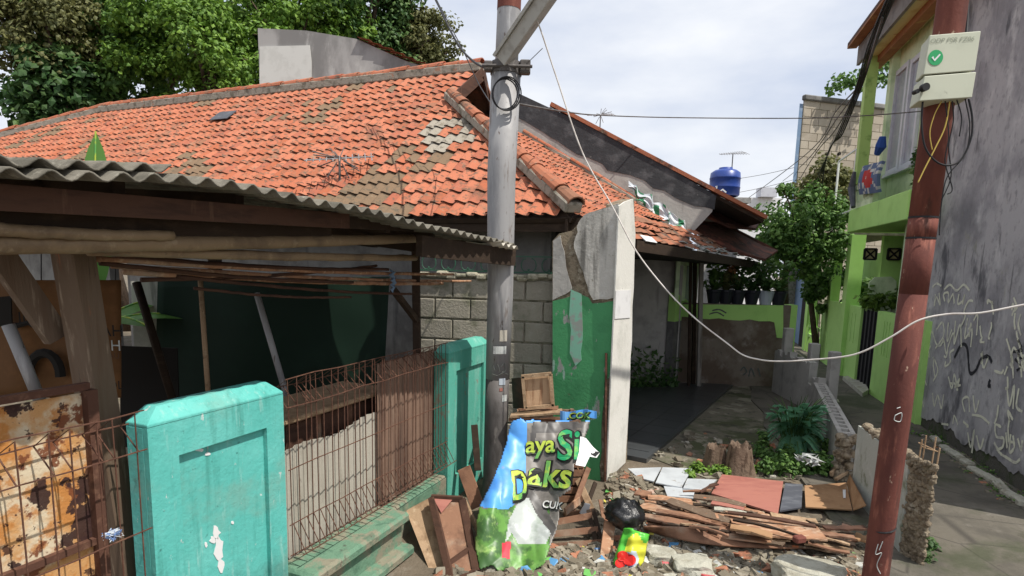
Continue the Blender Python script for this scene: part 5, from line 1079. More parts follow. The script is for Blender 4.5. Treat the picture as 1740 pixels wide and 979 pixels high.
for k, (x, y) in enumerate(((1260, 345), (1330, 308), (1300, 410))):
    cable(['thin wire dropping to the far left from the black bundle', 'thin wire dropping steeply from the black bundle behind the treetop', 'lower thin wire running down from the bundle towards the far houses'][k], [(1500, 30, 6.4), (1462, 140, 9), (1420, 190+15*k, 12), (1370, 262+12*k, 17), (x, y, 30)], .012, 'galvdark')
cable('faint wire stretched across the far sky right of the tank', [(1240, 306, 30), (1300, 296, 30), (1370, 280, 28)], .012, 'galvdark'); cable('second faint wire low across the far sky above the trees', [(1240, 330, 30), (1300, 318, 30), (1370, 300, 28)], .012, 'galvdark')
# cables below the cabinets
def pc2(l): return [(x, y, YC+.02) for x, y in l]
cable('yellow cable running down from the cabinets along the red pole', pc2([(1614, 172), (1606, 215), (1590, 250), (1572, 285), (1560, 310)]), .0042, 'yellowcable')
cable('short yellow cable loop under the cabinets', pc2([(1600, 172), (1588, 195), (1580, 225), (1584, 255)]), .0032, 'yellowcable')
cable('large black cable loop hanging under the cabinets', pc2([(1568, 172), (1566, 210), (1572, 250), (1590, 274), (1612, 281), (1634, 270), (1650, 235), (1652, 200), (1646, 168)]), .0058, 'black')
for k, l in enumerate(([(1618, 172), (1620, 205), (1612, 250), (1616, 300), (1600, 340)], [(1626, 170), (1634, 200), (1630, 232)], [(1606, 172), (1612, 230), (1606, 275), (1618, 320), (1610, 330)], [(1640, 168), (1648, 215), (1640, 262), (1610, 300), (1600, 345), (1596, 400)])):
    cable(['thin black wire dangling below the middle of the cabinets', 'short black wire stub below the cabinets', 'thin wavy dark wire beside the yellow cables', 'long thin black wire curving down beside the red pole'][k], pc2(l), .0035, 'black')
cable('vertical black cable running up the right side of the red pole top', [(1642, 60, 3.75), (1644, 20, 3.8), (1645, -60, 3.85)], .009, 'black')
random.seed(31)
# ------------------------------------------------------------ items piled by the steel pole
def Yb_(py): return 4.86-(py-700)/275*.90
def Pb(px, py, o=0.):
    wx = px+14*noise.noise(Vector((px*.02, py*.02, 8))); cr = .09*noise.noise(Vector((px*.014, py*.010, 0)))+.05*math.sin((px-850)*.045+py*.006)*min(1, (py-690)/90)-.05*abs(noise.noise(Vector(((wx+py*.45)*.022, (py-px*.4)*.008, 5))))-.028*abs(noise.noise(Vector(((wx-py*.7)*.028, (py+px)*.007, 15))))+.002*noise.noise(Vector((px*.12, py*.12, 2)))
    return P(px, py, Yb_(py)+cr-o)
PI_ = inpoly
outl = [(866, 724), (872, 716), (884, 711), (893, 716), (905, 713), (930, 718), (955, 714), (985, 718), (1003, 714), (1000, 728), (994, 742), (986, 764), (976, 790), (969, 832), (950, 845), (950, 880), (944, 905), (932, 935), (925, 958), (912, 966), (900, 979), (889, 970), (878, 979), (862, 964), (850, 972), (836, 960), (815, 968), (808, 930), (810, 885), (816, 858), (835, 822), (850, 785), (862, 748)]
inout = PI_(outl)
K['tblue'] = mat('tarp_blue', (.09, .33, .78), [((.30, .26, .20), 7, .60, .70, .6), ((.2, .45, .78), 4, .52, .68, .6), ((.05, .18, .5), 2, .6, .7, .6)], .4, spec=.5)
K['tgrey'] = mat('tarp_grey', (.17, .155, .14), [((.30, .26, .20), 7, .60, .70, .6), ((.27, .25, .22), 3, .48, .66, .7), ((.10, .09, .08), 5, .58, .7, .7)], .45, spec=.5)
K['tdark'] = mat('tarp_dark', (.07, .065, .062), [((.30, .26, .20), 7, .60, .70, .6), ((.14, .13, .12), 4, .5, .7, .7)], .45, spec=.5)
K['tgreen'] = mat('tarp_green', (.13, .30, .06), [((.04, .10, .03), 6, .46, .6, .9), ((.35, .52, .16), 9, .56, .68, .8), ((.25, .25, .2), 12, .64, .7, .6)], .45, spec=.5)
K['tclear'] = mat('tarp_pale', (.42, .45, .43), [((.30, .26, .20), 7, .60, .70, .6), ((.25, .3, .24), 6, .48, .64, .7), ((.62, .64, .64), 10, .58, .7, .8)], .35, spec=.6)
K['tred'] = mat('tarp_red', (.5, .04, .06), rough=.5)
rg = [(5, PI_([(853, 922), (868, 921), (866, 950), (852, 948)])), (4, PI_([(884, 846), (898, 846), (910, 872), (936, 906), (928, 925), (880, 925), (870, 905), (858, 925), (864, 885)])),
      (1, PI_([(900, 752), (905, 717), (1010, 717), (996, 736), (912, 724+12), (908, 752)])), (2, PI_([(888, 830), (900, 822), (922, 856), (946, 896), (940, 912), (914, 885), (892, 848)])),
      (0, PI_([(800, 860), (840, 780), (860, 700), (896, 700), (893, 800), (886, 840), (872, 858), (862, 866)])), (3, lambda x, y: y > 862+4*math.sin(x*.2) and x < 935), ]
def _unused(): pass
def bmat(u, v):
    x, y = 802+214*u, 704+276*v
    for i, f in rg:
        if f(x, y): return {0: 0, 1: 2, 2: 2, 3: 3, 4: 4, 5: 5}[i]
    if 704 < y < 718: return 0
    return 1
bn2 = thing('torn_banner', 'torn blue, grey and green printed plastic banner heaped beside the steel pole', 'banner', G(870, 975))
m = MB(); nu, nv = 110, 130; m.grid(lambda u, v: Pb(802+214*u, 704+276*v), nu, nv, mf=bmat)
keep = [k for k in range(nu*nv) if inout(802+214*((k % nu)+.5)/nu, 704+276*((k//nu)+.5)/nv)]
m.f = [m.f[k] for k in keep]; m.m = [m.m[k] for k in keep]; m.r = [m.r[k] for k in keep]
part('banner_sheet', m, [K['tblue'], K['tgrey'], K['tdark'], K['tgreen'], K['tclear'], K['tred']], bn2, True, norm=False, mod=solid(.004))
K['ylet'] = mat('letter_yellow_green', (.42, .52, .07), [((.10, .36, .10), 9, .45, .6, .9)], .5); K['glet'] = mat('letter_green', (.02, .30, .12), [((.25, .5, .1), 8, .52, .66, .7)], .5); K['klet'] = mat('letter_black', (.012, .014, .012), rough=.5); K['wlet'] = mat('letter_white', (.6, .6, .58), rough=.5)
def blet(s, x, y, w_, h_, mn, rot=0., par=None, pf=Pb, outline=5., ymn='klet', shear=.1, off=.012):
    for kk, (bo, mt, o) in enumerate(((.0, mn, off+.004), (.045, ymn, off))):
        if kk and not outline: continue
        vs, fs = text(s, 1., shear=shear, bold=.02+bo)
        x0, x1 = min(v.x for v in vs), max(v.x for v in vs); y0, y1 = min(v.y for v in vs), max(v.y for v in vs)
        if kk == 0: bx0, bx1, by0, by1 = x0, x1, y0, y1
        m = MB(); q = []
        for v in vs:
            a = ((v.x-(bx0+bx1)/2)/(bx1-bx0))*w_; b = -((v.y-(by0+by1)/2)/(by1-by0))*h_
            if kk: a += 1.2; b += 1.6
            q.append(pf(x+a*math.cos(rot)-b*math.sin(rot), y+a*math.sin(rot)+b*math.cos(rot), o))
        m.add(q, fs); part('lettering', m, K[mt], par or bn2, norm=False)
blet('aya', 918, 764, 50, 30, 'ylet', -.05); blet('Si', 966, 756, 40, 52, 'glet', -.05); blet('D', 882, 824, 27, 50, 'ylet', -.12); blet('aks', 934, 806, 74, 46, 'ylet', .06); blet('CUK', 939, 858, 34, 13, 'wlet', .12)
# white scrap at the upper right of the banner
m = MB(); m.poly([Pb(x, y, .03) for x, y in ((986, 742), (996, 745), (1008, 760), (1019, 770), (1014, 778), (1002, 776), (994, 793), (978, 790), (984, 768))], (0, .006, 0)); part('white_scrap', m, K['white'], bn2)
m = MB(); m.poly([Pb(x, y, .034) for x, y in ((1004, 764), (1019, 769), (1012, 776), (1004, 772))], (0, .003, 0)); part('black_patch', m, K['black'], bn2)
def Ps(px, py, o=0.): return P(px, py, 5.05-o+.01*math.sin(px*.3))
st_ = thing('cloth_strip', 'blue printed cloth strip with yellow letters lying above the torn banner', 'cloth', P(985, 715, 5.05))
m = MB(); m.grid(lambda u, v: Ps(952+62*u, 698+(17-5*u)*v+2*math.sin(u*7)), 16, 4); part('strip', m, K['tblue'], st_, norm=False, mod=solid(.004)); blet('.COK', 983, 706, 40, 11, 'ylet', -.05, st_, Ps, off=.01)
# crates stacked behind the banner
def crate(label, c, size, rot, mn, gapz=5, tilt=0.):
    c = Vector(c); w_, d_, h_ = size; t = thing('wooden_crate', label, 'crate', c, 'wooden crates by the pole'); M = Matrix.Rotation(rot, 3, 'Z') @ Matrix.Rotation(tilt, 3, 'X')
    m = MB()
    for sx in (-1, 1):
        for sy in (-1, 1): m.box(c+M @ Vector((sx*(w_/2-.02), sy*(d_/2-.02), h_/2)), (.035, .035, h_), M)
    part('corner_post', m, K[mn], t)
    m = MB(); 
    for k in range(gapz):
        z = h_*(k+.5)/gapz; hh = h_/gapz*.72
        for sy in (-1, 1): m.box(c+M @ Vector((0, sy*(d_/2+.005), z)), (w_, .012, hh), M)
        for sx in (-1, 1): m.box(c+M @ Vector((sx*(w_/2+.005), 0, z)), (.012, d_-.02, hh), M)
    part('side_slats', m, K[mn], t); m = MB(); m.box(c+M @ Vector((0, 0, .02)), (w_-.04, d_-.04, .015), M); part('bottom', m, K[mn], t)
p = P(935, 700, 5.45)
crate('lower slatted wooden crate standing behind the torn banner', (p.x, p.y, 0), (.6, .4, .42), .1, 'wood_brown'); crate('slatted wooden crate stacked second behind the torn banner', (p.x-.02, p.y, .425), (.55, .38, P(935, 706, 5.3).z-.44), .05, 'wood_brown')
zb2 = P(905, 700, 5.3).z
for k, (a, b, mn) in enumerate((((868, 706), (955, 699), 'wood_pale'), ((866, 711), (940, 704), 'wood_orange'), ((880, 702), (948, 694), 'wood_brown'))):
    m = MB(); m.bar(P(*a, 5.2+.05*k), P(*b, 5.15+.05*k), .14, .018); solo('board', m, K[mn], ['pale rough board lying under the small open crate', 'orange brown board lowest under the small open crate', 'brown splintered board on top under the small open crate'][k], 'board')
# small open box on the boards
bx2 = thing('small_crate', 'small pale wooden box standing on the boards beside the steel pole', 'crate', P(905, 695, 5.25))
def q4(pts, Y, th_, mn, name): m = MB(); m.poly([P(x, y, Y) for x, y in pts], (0, th_, 0)); part(name, m, K[mn], bx2)
q4([(888, 641), (935, 637), (939, 688), (893, 693)], 5.22, .014, 'panelwood', 'front_panel')
m = MB()
for a, b in (((886, 640), (937, 635)), ((893, 694), (941, 689)), ((888, 640), (893, 694)), ((936, 636), (940, 690))): m.bar(P(*a, 5.19), P(*b, 5.19), .03, .025, up=Vector((0, 1, 0)))
part('frame', m, K['wood_pale'], bx2); m = MB(); m.poly([P(888, 641, 5.225), P(893, 694, 5.225), P(872, 694, 5.5), P(869, 643, 5.5)], (.012, 0, 0)); part('side_panel', m, K['wood_red'], bx2)
# pallet leaning low right of the banner
pl = thing('slatted_pallet', 'dark brown slatted pallet leaning beside the torn banner', 'pallet', G(985, 955))
def Pp(px, py, o=0.): return P(px, py, 4.80-(py-850)/105*.52-o)
for k, (a, b) in enumerate((((940, 888), (1006, 876)), ((934, 908), (1016, 900)), ((930, 930), (1022, 922)), ((925, 952), (1028, 944)))):
    m = MB(); m.bar(Pp(*a, .03), Pp(*b, .03), .05, .018, up=Vector((0, 1, -.3))); part('slat', m, K['wood_brown'], pl)
m = MB()
for a, b in (((945, 872), (925, 962)), ((1000, 868), (1022, 960)), ((1008, 866), (1031, 955))): m.bar(Pp(*a, -.0), Pp(*b, .0), .035, .035, up=Vector((0, 1, 0)))
part('side_rail', m, K['wood_dark'], pl)
for k in range(6):
    x, y = 942+k*13, 940-k*1.2; m = MB(); m.box(Pp(x, y-8, -.03), (.045, .04, .03), Matrix.Rotation(R(-.2, .2), 3, 'Z')); part('infill_block', m, K['wtile'], pl)
# jumbled sticks at the foot of the green wall
def brd(a, b, Ya, Yb2, w_, t_, mn, label, up=(0, 1, 0), cat='board', grp=None, name='board'):
    m = MB(); A, B = P(*a, Ya), P(*b, Yb2); m.bar(A, B, w_, t_, up=Vector(up), bev=.003); return solo(name, m, K[mn], label, cat, grp)
for a, b, ya, yb, w_, mn, lb_ in (((1000, 795), (968, 880), 5.3, 5.0, .05, 'wood_brown', 'dark slanting stick crossing behind the torn banner edge'), ((975, 800), (1008, 872), 5.35, 5.0, .06, 'wood_pale', 'pale slanting board at the foot of the green wall'), ((985, 850), (960, 870), 5.1, 4.9, .07, 'wood_orange', 'short orange board just above the slatted pallet'), ((1012, 820), (990, 878), 5.3, 5.0, .04, 'wood_dark', 'thin dark stick against the rusty wall edge'), ((1020, 850), (1045, 985), 5.1, 4.25, .035, 'wood_brown', 'long brown stick between the pallet and the black bag'), ((958, 876), (1008, 868), 4.95, 4.95, .05, 'wood_brown', 'brown plank lying across the pallet top')):
    brd(a, b, ya, yb, .02 if w_ < .03 else w_, .02, mn, lb_)
m = MB(); m.poly([P(x, y, 4.9) for x, y in ((985, 872), (994, 856), (1003, 858), (1001, 868), (990, 876))], (0, .02, 0)); solo('white_shard', m, K['white'], 'small white shard lying on the pallet edge', 'shard')
# cabinet door, leaning plank and sticks left of the pole
cd = thing('cabinet_door', 'brown framed cabinet door leaning in front of the faded turquoise pillar', 'door', G(775, 985))
def Pd(px, py, o=0.): return P(px, py, 4.5-(py-845)/125*.56-o)
cq = [(733, 846), (786, 849), (810, 972), (768, 992)]
m = MB(); m.poly([Pd(x, y) for x, y in cq], (0, .02, 0)); part('panel', m, K['wood_brown'], cd)
for a, b in zip(cq, cq[1:]+cq[:1]): m = MB(); m.bar(Pd(*a, .012), Pd(*b, .012), .05, .03, up=Vector((0, 1, 0))); part('frame_rail', m, K['wood_red'], cd)
m = MB(); m.bar(Pd(758, 962, .012), Pd(806, 928, .012), .04, .028, up=Vector((0, 1, 0))); part('frame_rail', m, K['wood_red'], cd)
m = MB(); m.poly([Pd(x, y, .028) for x, y in ((737, 848), (768, 850), (750, 872))], (0, .008, 0)); part('red_corner', m, K['redboard'], cd)
m = MB(); m.poly([P(690, 868, 4.55), P(729, 847, 4.6), P(786, 990, 3.9), P(738, 990, 3.9)], (.01, .03, 0)); solo('leaning_plank', m, K['wood_pale'], 'wide pale mud spattered plank leaning on the green curb', 'plank')
brd((788, 850), (856, 992), 4.72, 3.95, .035, .03, 'wood_pale', 'long pale batten leaning right of the brown cabinet door')
brd((788, 795), (812, 862), 5.0, 4.8, .12, .015, 'wood_brown', 'dark red board leaning between the turquoise pillar and the pole')
brd((806, 722), (812, 800), 5.25, 5.1, .06, .03, 'wood_dark', 'short dark post stub beside the faded turquoise pillar')
# black bag, sack and board
def blob(name, c, rad, mn, label, cat, amp=.25, seed=0., fr=2.5, nu=28, nv=18):
    c = Vector(c); m = MB()
    def f(u, v):
        a, b = u*2*math.pi, (v-.5)*math.pi; d = Vector((math.cos(a)*math.cos(b), math.sin(a)*math.cos(b), math.sin(b)))
        k = 1+amp*noise.noise(d*fr+Vector((seed, 0, 0)))+amp*.4*noise.noise(d*fr*3+Vector((seed, 3, 0))); return c+Vector((d.x*rad[0], d.y*rad[1], d.z*rad[2]))*k
    m.grid(f, nu, nv); return solo(name, m, K[mn], label, cat, smooth=True, norm=False)
bg_ = P(1062, 874, 4.4); blob('rubbish_bag', bg_, (.145, .14, .11), 'blackwet', 'shiny knotted black plastic bag beside the scrap wood pile', 'bag', .3)
K['sackA'] = mat('sack_print', (.10, .46, .06), [((.62, .62, .04), 5, .48, .54, .95), ((.62, .68, .74), 6, .55, .6, .9), ((.08, .25, .55), 11, .62, .66, .7)], .35, spec=.5)
sk = thing('printed_sack', 'bright green and yellow printed plastic sack below the black bag', 'sack', G(1062, 990))
def Pk(px, py, o=0.): return P(px, py, 4.20-(py-900)/85*.14-o+.01*math.sin(px*.25)+.008*math.sin(py*.3))
m = MB()
def sf(u, v):
    a = Vector((1060, 897)).lerp(Vector((1104, 908)), u); b = Vector((1026, 1000)).lerp(Vector((1084, 1004)), u); q = a.lerp(b, v); return Pk(q.x, q.y, .06*math.sin(math.pi*u)**.6)
sgreen, syel, swht = mat('sack_green', (.09, .45, .05), rough=.35), mat('sack_yellow', (.6, .6, .05), rough=.35), mat('sack_white', (.5, .58, .66), [((.1, .3, .6), 9, .55, .62, .8)], rough=.35)
def smf(u, v):
    if v > .78 or u < .12 or v < .1+.06*math.sin(u*9): return 0
    if v < .36+.05*math.sin(u*7): return 1 if u > .25 else 0
    if (u-.5)**2*5+(v-.5)**2*14 < .5: return 2
    return 1 if u > .6 else 0
m.grid(sf, 22, 30, mf=smf); part('sack_front', m, [sgreen, syel, swht], sk, True, norm=False, mod=solid(.03, 1))
K['tom'] = mat('printed_red', (.55, .02, .015), [((.7, .15, .08), 14, .6, .7, .7)], .35)
for (x, y, r_) in ((1058, 945, 10), (1070, 952, 11), (1054, 957, 9)):
    m = MB(); m.add([Pk(x+r_*math.cos(a), y+r_*.9*math.sin(a), .075) for a in [q*6.283/18 for q in range(18)]], [tuple(range(18))]); part('red_print', m, K['tom'], sk, norm=False)
m = MB(); m.bar(P(1036, 888, 4.4), P(1022, 1000, 4.02), .09, .02, up=Vector((0, 1, 0))); solo('board', m, K['wood_orange'], 'orange brown board standing behind the printed sack', 'board')
# ------------------------------------------------------------ tiles and boards on the ground
def slab(pxs, z, th_, mn, name, label, cat, grp=None, zz=None):
    m = MB(); m.poly([G(x, y, z+(zz[i] if zz else 0)) for i, (x, y) in enumerate(pxs)], (0, 0, -th_)); return solo(name, m, K[mn], label, cat, grp)
for k, q in enumerate(([(1067, 796), (1124, 794), (1111, 818), (1084, 811)], [(1126, 794), (1176, 796), (1158, 828), (1114, 820)], [(1168, 813), (1218, 815), (1201, 833), (1161, 829)], [(1128, 826), (1181, 831), (1178, 846), (1134, 843)])):
    slab(q, .05, .012, 'wtile', 'ceramic_slab', ['pale ceramic slab nearest the white wall foot', 'largest pale blue ceramic slab in the middle of the pale ones', 'pale blue ceramic slab next to the red board', 'pale ceramic slab half under the scrap wood'][k], 'slab', zz=[0, .0, .01, .02])
slab([(1227, 806), (1331, 818), (1322, 873), (1209, 838)], .07, .016, 'redboard', 'laminate_board', 'large red laminate board lying flat on the ground', 'board')
slab([(1334, 821), (1364, 823), (1362, 862), (1325, 868)], .06, .014, 'greyboard', 'grey_sheet', 'dark grey sheet lying right of the red board', 'sheet')
slab([(1367, 825), (1438, 820), (1448, 866), (1369, 861)], .07, .012, 'cardboard', 'brown_sheet', 'flat brown board with a white mark right of the dark panel', 'board')
slab([(1439, 820), (1444, 806), (1472, 858), (1450, 866)], .07, .012, 'cardboard', 'bent_flap', 'bent brown board flap tilted against the broken wall stub', 'board', zz=[0, .14, .12, 0])
slab([(1432, 832), (1437, 832), (1437, 846), (1433, 846)], .078, .003, 'white', 'paper_scrap', 'white scrap on the flat brown board', 'scrap')
# ------------------------------------------------------------ scrap wood
z4 = lambda x, y: (1080+x/4.35, 780+y/4.35)
def plank(a, b, w_, z0, z1, mn, label, grp=None, t_=.015, roll=0.):
    A, B = G(*z4(*a), z0), G(*z4(*b), z1); x, y, z = frame_from(A, B); up_ = (z+y*roll).normalized()
    n = 6; m = MB(); bow = R(-.015, .02); jg = [R(-.01, .01) for _ in range(n+1)]
    s = up_.cross(x).normalized(); vs = []
    for i in range(n+1):
        f = i/n; c = A.lerp(B, f)+up_*bow*math.sin(math.pi*f); ww = w_/2*(1-.15*(i in (0, n))*random.random())+jg[i]
        vs += [c-s*ww, c+s*ww, c+s*ww+up_*t_, c-s*ww+up_*t_]
    fs = []
    for i in range(n): fs += [(4*i+q, 4*i+(q+1) % 4, 4*i+4+(q+1) % 4, 4*i+4+q) for q in range(4)]
    fs += [(0, 1, 2, 3), tuple(4*n+q for q in (3, 2, 1, 0))]; m.add(vs, fs)
    return solo('plank', m, K[mn], label, 'plank', grp, norm=True)
GR = 'planks of the scrap wood pile'
PL = [((40, 350), (500, 470), .16, .10, .12, 'wood_orange', 'wide orange plank right behind the black bag'), ((0, 250), (110, 270), .14, .08, .08, 'wood_brown', 'short brown plank end at the left tip of the pile'),
 ((90, 290), (420, 330), .12, .12, .10, 'wood_orange', 'light orange plank at the far left edge of the pile'), ((150, 390), (700, 500), .10, .15, .13, 'wood_brown', 'dark brown plank across the left middle of the pile'),
 ((240, 310), (700, 470), .13, .17, .16, 'wood_grey', 'weathered grey plank with split edges in the pile'), ((430, 285), (815, 355), .10, .11, .10, 'wood_grey', 'grey brown plank lying along the lower edge of the red board'),
 ((560, 330), (800, 380), .08, .12, .12, 'redboard', 'narrow red strip below the red board'), ((580, 375), (820, 410), .07, .13, .13, 'chunk', 'pale grey stone strip on the pile below the red board'),
 ((590, 430), (1290, 500), .12, .16, .15, 'wood_orange', 'long light orange plank in the upper middle of the pile'), ((680, 400), (1330, 505), .05, .20, .18, 'wood_red', 'thin dark red batten lying over the orange planks'),
 ((720, 500), (1380, 560), .24, .17, .17, 'wood_orange', 'broadest orange sheet in the right half of the pile'), ((720, 455), (1220, 580), .035, .21, .20, 'wood_dark', 'thin dark batten across the broad orange sheet'),
 ((700, 510), (1010, 580), .10, .20, .19, 'cardboard', 'dull brown plank piece on the broad orange sheet'), ((60, 430), (620, 570), .13, .14, .10, 'wood_brown', 'brown plank just above the curved front sheet'),
 ((90, 480), (1000, 610), .09, .10, .12, 'wood_orange', 'long narrow orange batten near the front of the pile'), ((1000, 420), (1340, 470), .11, .13, .12, 'wood_pale', 'pale plank at the upper right of the pile'),
 ((1390, 515), (1700, 515), .06, .20, .20, 'wood_red', 'dark red plank at the right end near the red pole'), ((1380, 560), (1620, 590), .07, .17, .17, 'wood_brown', 'brown short plank second from top at the right end'), ((1370, 600), (1620, 640), .06, .14, .14, 'wood_dark', 'dark short plank at the lower right end'),
 ((1240, 625), (1600, 665), .07, .11, .11, 'wood_pale', 'pale batten at the lower right of the pile'), ((1620, 570), (1730, 600), .12, .12, .12, 'cardboard', 'small brown board touching the red pole'), ((900, 620), (1500, 690), .07, .07, .07, 'wood_grey', 'mossy grey batten under the right half of the pile'),
 ((350, 245), (560, 235), .035, .10, .12, 'wood_brown', 'thin stick pointing at the pale slabs'), ((480, 255), (600, 190), .03, .12, .10, 'wood_red', 'thin broken stick on the pale slabs'), ((300, 500), (900, 600), .07, .08, .08, 'wood_dark', 'dark rotten plank under the front battens')]
for a, b, w_, z0, z1, mn, lb_ in PL: plank(a, b, w_, z0, z1, mn, lb_, GR)
for k in range(80):
    x0 = R(60, 1350); y0 = 330+x0*.14+R(-60, 130); L = R(120, 420); plank((x0, y0), (x0+L, y0+L*R(.08, .26)), R(.012, .06), R(.05, .17), R(.05, .17), random.choice(['wood_orange', 'wood_brown', 'wood_grey', 'wood_pale', 'wood_dark']), 'thin splintered plank mixed into the scrap wood pile', GR, .012, R(-.2, .2))
# curved front sheet
m = MB()
def cs(u, v):
    xs = 60+1600*u; ylo = 520+(xs-60)*.30-.000155*(xs-60)**2+8*math.sin(u*9); hi = ylo-(18+130*math.sin(math.pi*min(1, u*1.05))**.8); q = z4(xs, ylo+(hi-ylo)*v); return G(*q, .075+.05*v+.05*math.sin(u*5+1)*v)
m.grid(cs, 40, 6); solo('curved_sheet', m, K['wood_brown'], 'long curved brown plywood sheet along the front of the scrap pile', 'plywood sheet', smooth=True, norm=False, mod=solid(.012))
m = MB(); m.box(G(*z4(1210, 592), .24), (.09, .06, .05), Matrix.Rotation(.3, 3, 'Z'), bev=.01); solo('brick_piece', m, K['polered'], 'small red brick piece on the broad orange sheet', 'brick')
# chunks
def chunk(px, py, s, label, mn='chunk'):
    c = G(px, py, s*.3); m = MB()
    import bmesh
    bm = bmesh.new(); bmesh.ops.create_icosphere(bm, subdivisions=3, radius=1)
    for v in bm.verts:
        d = v.co.copy(); k = 1+.28*noise.noise(d*1.6+Vector((px, py, 0)))+.08*noise.noise(d*6)
        d = Vector((max(-.75, min(.75, d.x)), max(-.75, min(.75, d.y)), max(-.6, min(.6, d.z)))); v.co = Vector((d.x*s*1.2, d.y*s, d.z*s*.6))*k
    m.add([c+v.co for v in bm.verts], [[v.index for v in f.verts] for f in bm.faces]); bm.free(); solo('concrete_chunk', m, K[mn], label, 'concrete chunk')
chunk(1176, 962, .15, 'large pale broken concrete chunk in the front rubble'); chunk(1122, 945, .13, 'grey concrete chunk beside the printed sack'); chunk(1375, 982, .24, 'wide cream concrete chunk at the front right of the rubble'); chunk(1228, 955, .06, 'small pale lump right of the large concrete chunk'); chunk(1145, 985, .07, 'lump in front of the large concrete chunk')
chunk(1415, 652+30, .1, 'round grey lump on the alley near the ramp slab'); chunk(1080, 822, .08, 'dull lump near the foot of the white wall')
K['yellowchunk'] = K['chunk']
# rubble, litter
def scatter(name, poly, n, smin, smax, mn, label=None, zf=lambda p: 0., flatk=.6, kind='stuff'):
    ip = PI_(poly); xs = [p[0] for p in poly]; ys = [p[1] for p in poly]; m = MB(); k = 0
    while k < n:
        x, y = R(min(xs), max(xs)), R(min(ys), max(ys))
        if not ip(x, y): continue
        k += 1; s = smin+(smax-smin)*random.random()**3; p = G(x, y); c = p+Vector((0, 0, zf(p)+s*.25))
        M = Matrix.Rotation(R(0, 6.3), 3, 'Z') @ Matrix.Rotation(R(-.6, .6), 3, 'X')
        v = [M @ Vector((a*s*R(.3, .6), b*s*R(.3, .6), c_*s*R(.3, .6)*flatk))+c for a in (-1, 1) for b in (-1, 1) for c_ in (-1, 1)]
        m.add(v, [(0, 1, 3, 2), (4, 6, 7, 5), (0, 4, 5, 1), (2, 3, 7, 6), (0, 2, 6, 4), (1, 5, 7, 3)])
    o = solo(name, m, K[mn], label, kind='stuff', norm=False); return o
def mound(p): return .09*max(0, 1-((p.x-1.22)**2*14+(p.y-5.65)**2*5))+.0*max(0, noise.noise(Vector((p.x*1.5, p.y*1.5, 0))))
gm = MB(); 
def gf(u, v): x = .0+3.2*u; y = 3.6+3.0*v; p = Vector((x, y, 0)); e = min(u, 1-u, v, 1-v)*6; return Vector((x, y, -.03+min(1, e)*(.032+mound(p)+.014*noise.noise(Vector((x*4, y*4, 2)))+.010*noise.noise(Vector((x*14, y*14, 2))))))
gm.grid(gf, 110, 100); solo('rubble_soil', gm, K['dirt'], kind='structure', smooth=True, norm=False)
scatter('rubble', [(1035, 800), (1110, 835), (1300, 880), (1480, 900), (1490, 1000), (700, 1000), (830, 940), (1000, 930), (1030, 860)], 7500, .012, .085, 'stone', 'loose stones and broken masonry covering the ground', mound)
scatter('litter', [(1035, 830), (1300, 890), (1480, 920), (1470, 1000), (820, 1000), (1000, 930)], 260, .02, .09, 'litter', 'small coloured scraps of rubbish among the stones', lambda p: mound(p)+.02, .12)
scatter('yard_debris', [(1100, 775), (1180, 735), (1290, 750), (1400, 800), (1440, 820), (1200, 812)], 420, .012, .09, 'stone', 'stones and brick bits on the mossy yard')
scatter('lane_gravel', [(1600, 790), (1720, 850), (1740, 979), (1590, 979), (1580, 820)], 260, .01, .035, 'stone', 'small grit scattered on the alley')
scatter('wallfoot_gravel', [(1545, 712), (1740, 842), (1740, 890), (1560, 745)], 500, .015, .07, 'stone', 'grit at the foot of the grey wall')
# stump
st2 = thing('tree_stump', 'rotten split tree stump between the mossy yard and the red board', 'stump', G(1240, 806))
for (x, y, w_, h_, sd_) in ((1214, 798, .11, .27, 1.), (1254, 805, .135, .33, 4.)):
    c = G(x, y); m = MB(); nn = 30
    def f(u, v, c=c, w_=w_, h_=h_, sd_=sd_):
        a = u*2*math.pi; d = Vector((math.cos(a), math.sin(a), 0)); rr = w_*(1.15-.3*v+.25*(1-v)**3)*(1+.22*noise.noise(d*2.2+Vector((sd_, 0, 0)))+.07*noise.noise(Vector((d.x*7, d.y*7, sd_+v))))
        return c+d*rr+Vector((0, 0, h_*v*(1+.28*v*noise.noise(d*3+Vector((0, sd_, 0))))))
    m.grid(f, nn, 10); m.grid(lambda u, v, f=f, c=c: f(u, 1).lerp(c+Vector((0, 0, h_*.55)), v*.98), nn, 4); part('stump_trunk', m, K['stump'], st2, True, norm=False)
# weeds
def weeds(name, label, pts, n, size, lm, h_=.2, rad=.18, cat='weed'):
    m = MB(); cl_ = [(G(x, y)+Vector((0, 0, R(.03, h_))), R(.06, rad)) for x, y in pts for _ in range(3)]
    leaves(m, (0, 0, 0), (1, 1, 1), n, size, clump=cl_, up=.8)
    for p, r_ in cl_: m.tube([Vector((p.x, p.y, 0)), p], .004, 4)
    return solo(name, m, K[lm], label, cat, norm=False)
weeds('weed_clump', 'dense low green weeds growing between the stump and the low wall', [(R(1290, 1405), R(752, 812)) for _ in range(26)], 4200, .05, 'leafA', .2, .12)
weeds('weed_clump', 'yellow green weeds around the foot of the rotten stump', [(R(1150, 1330), R(795, 812)) for _ in range(16)], 1600, .045, 'leafB', .06, .07)
weeds('weed_clump', 'sparse weeds along the alley side of the broken low walls', [(1415+q*9+R(-4, 4), 690+q*17+R(-4, 4)) for q in range(8)]+[(1570+R(-6, 10), 950+R(-20, 20)) for q in range(5)], 900, .04, 'leafD', .07, .06)
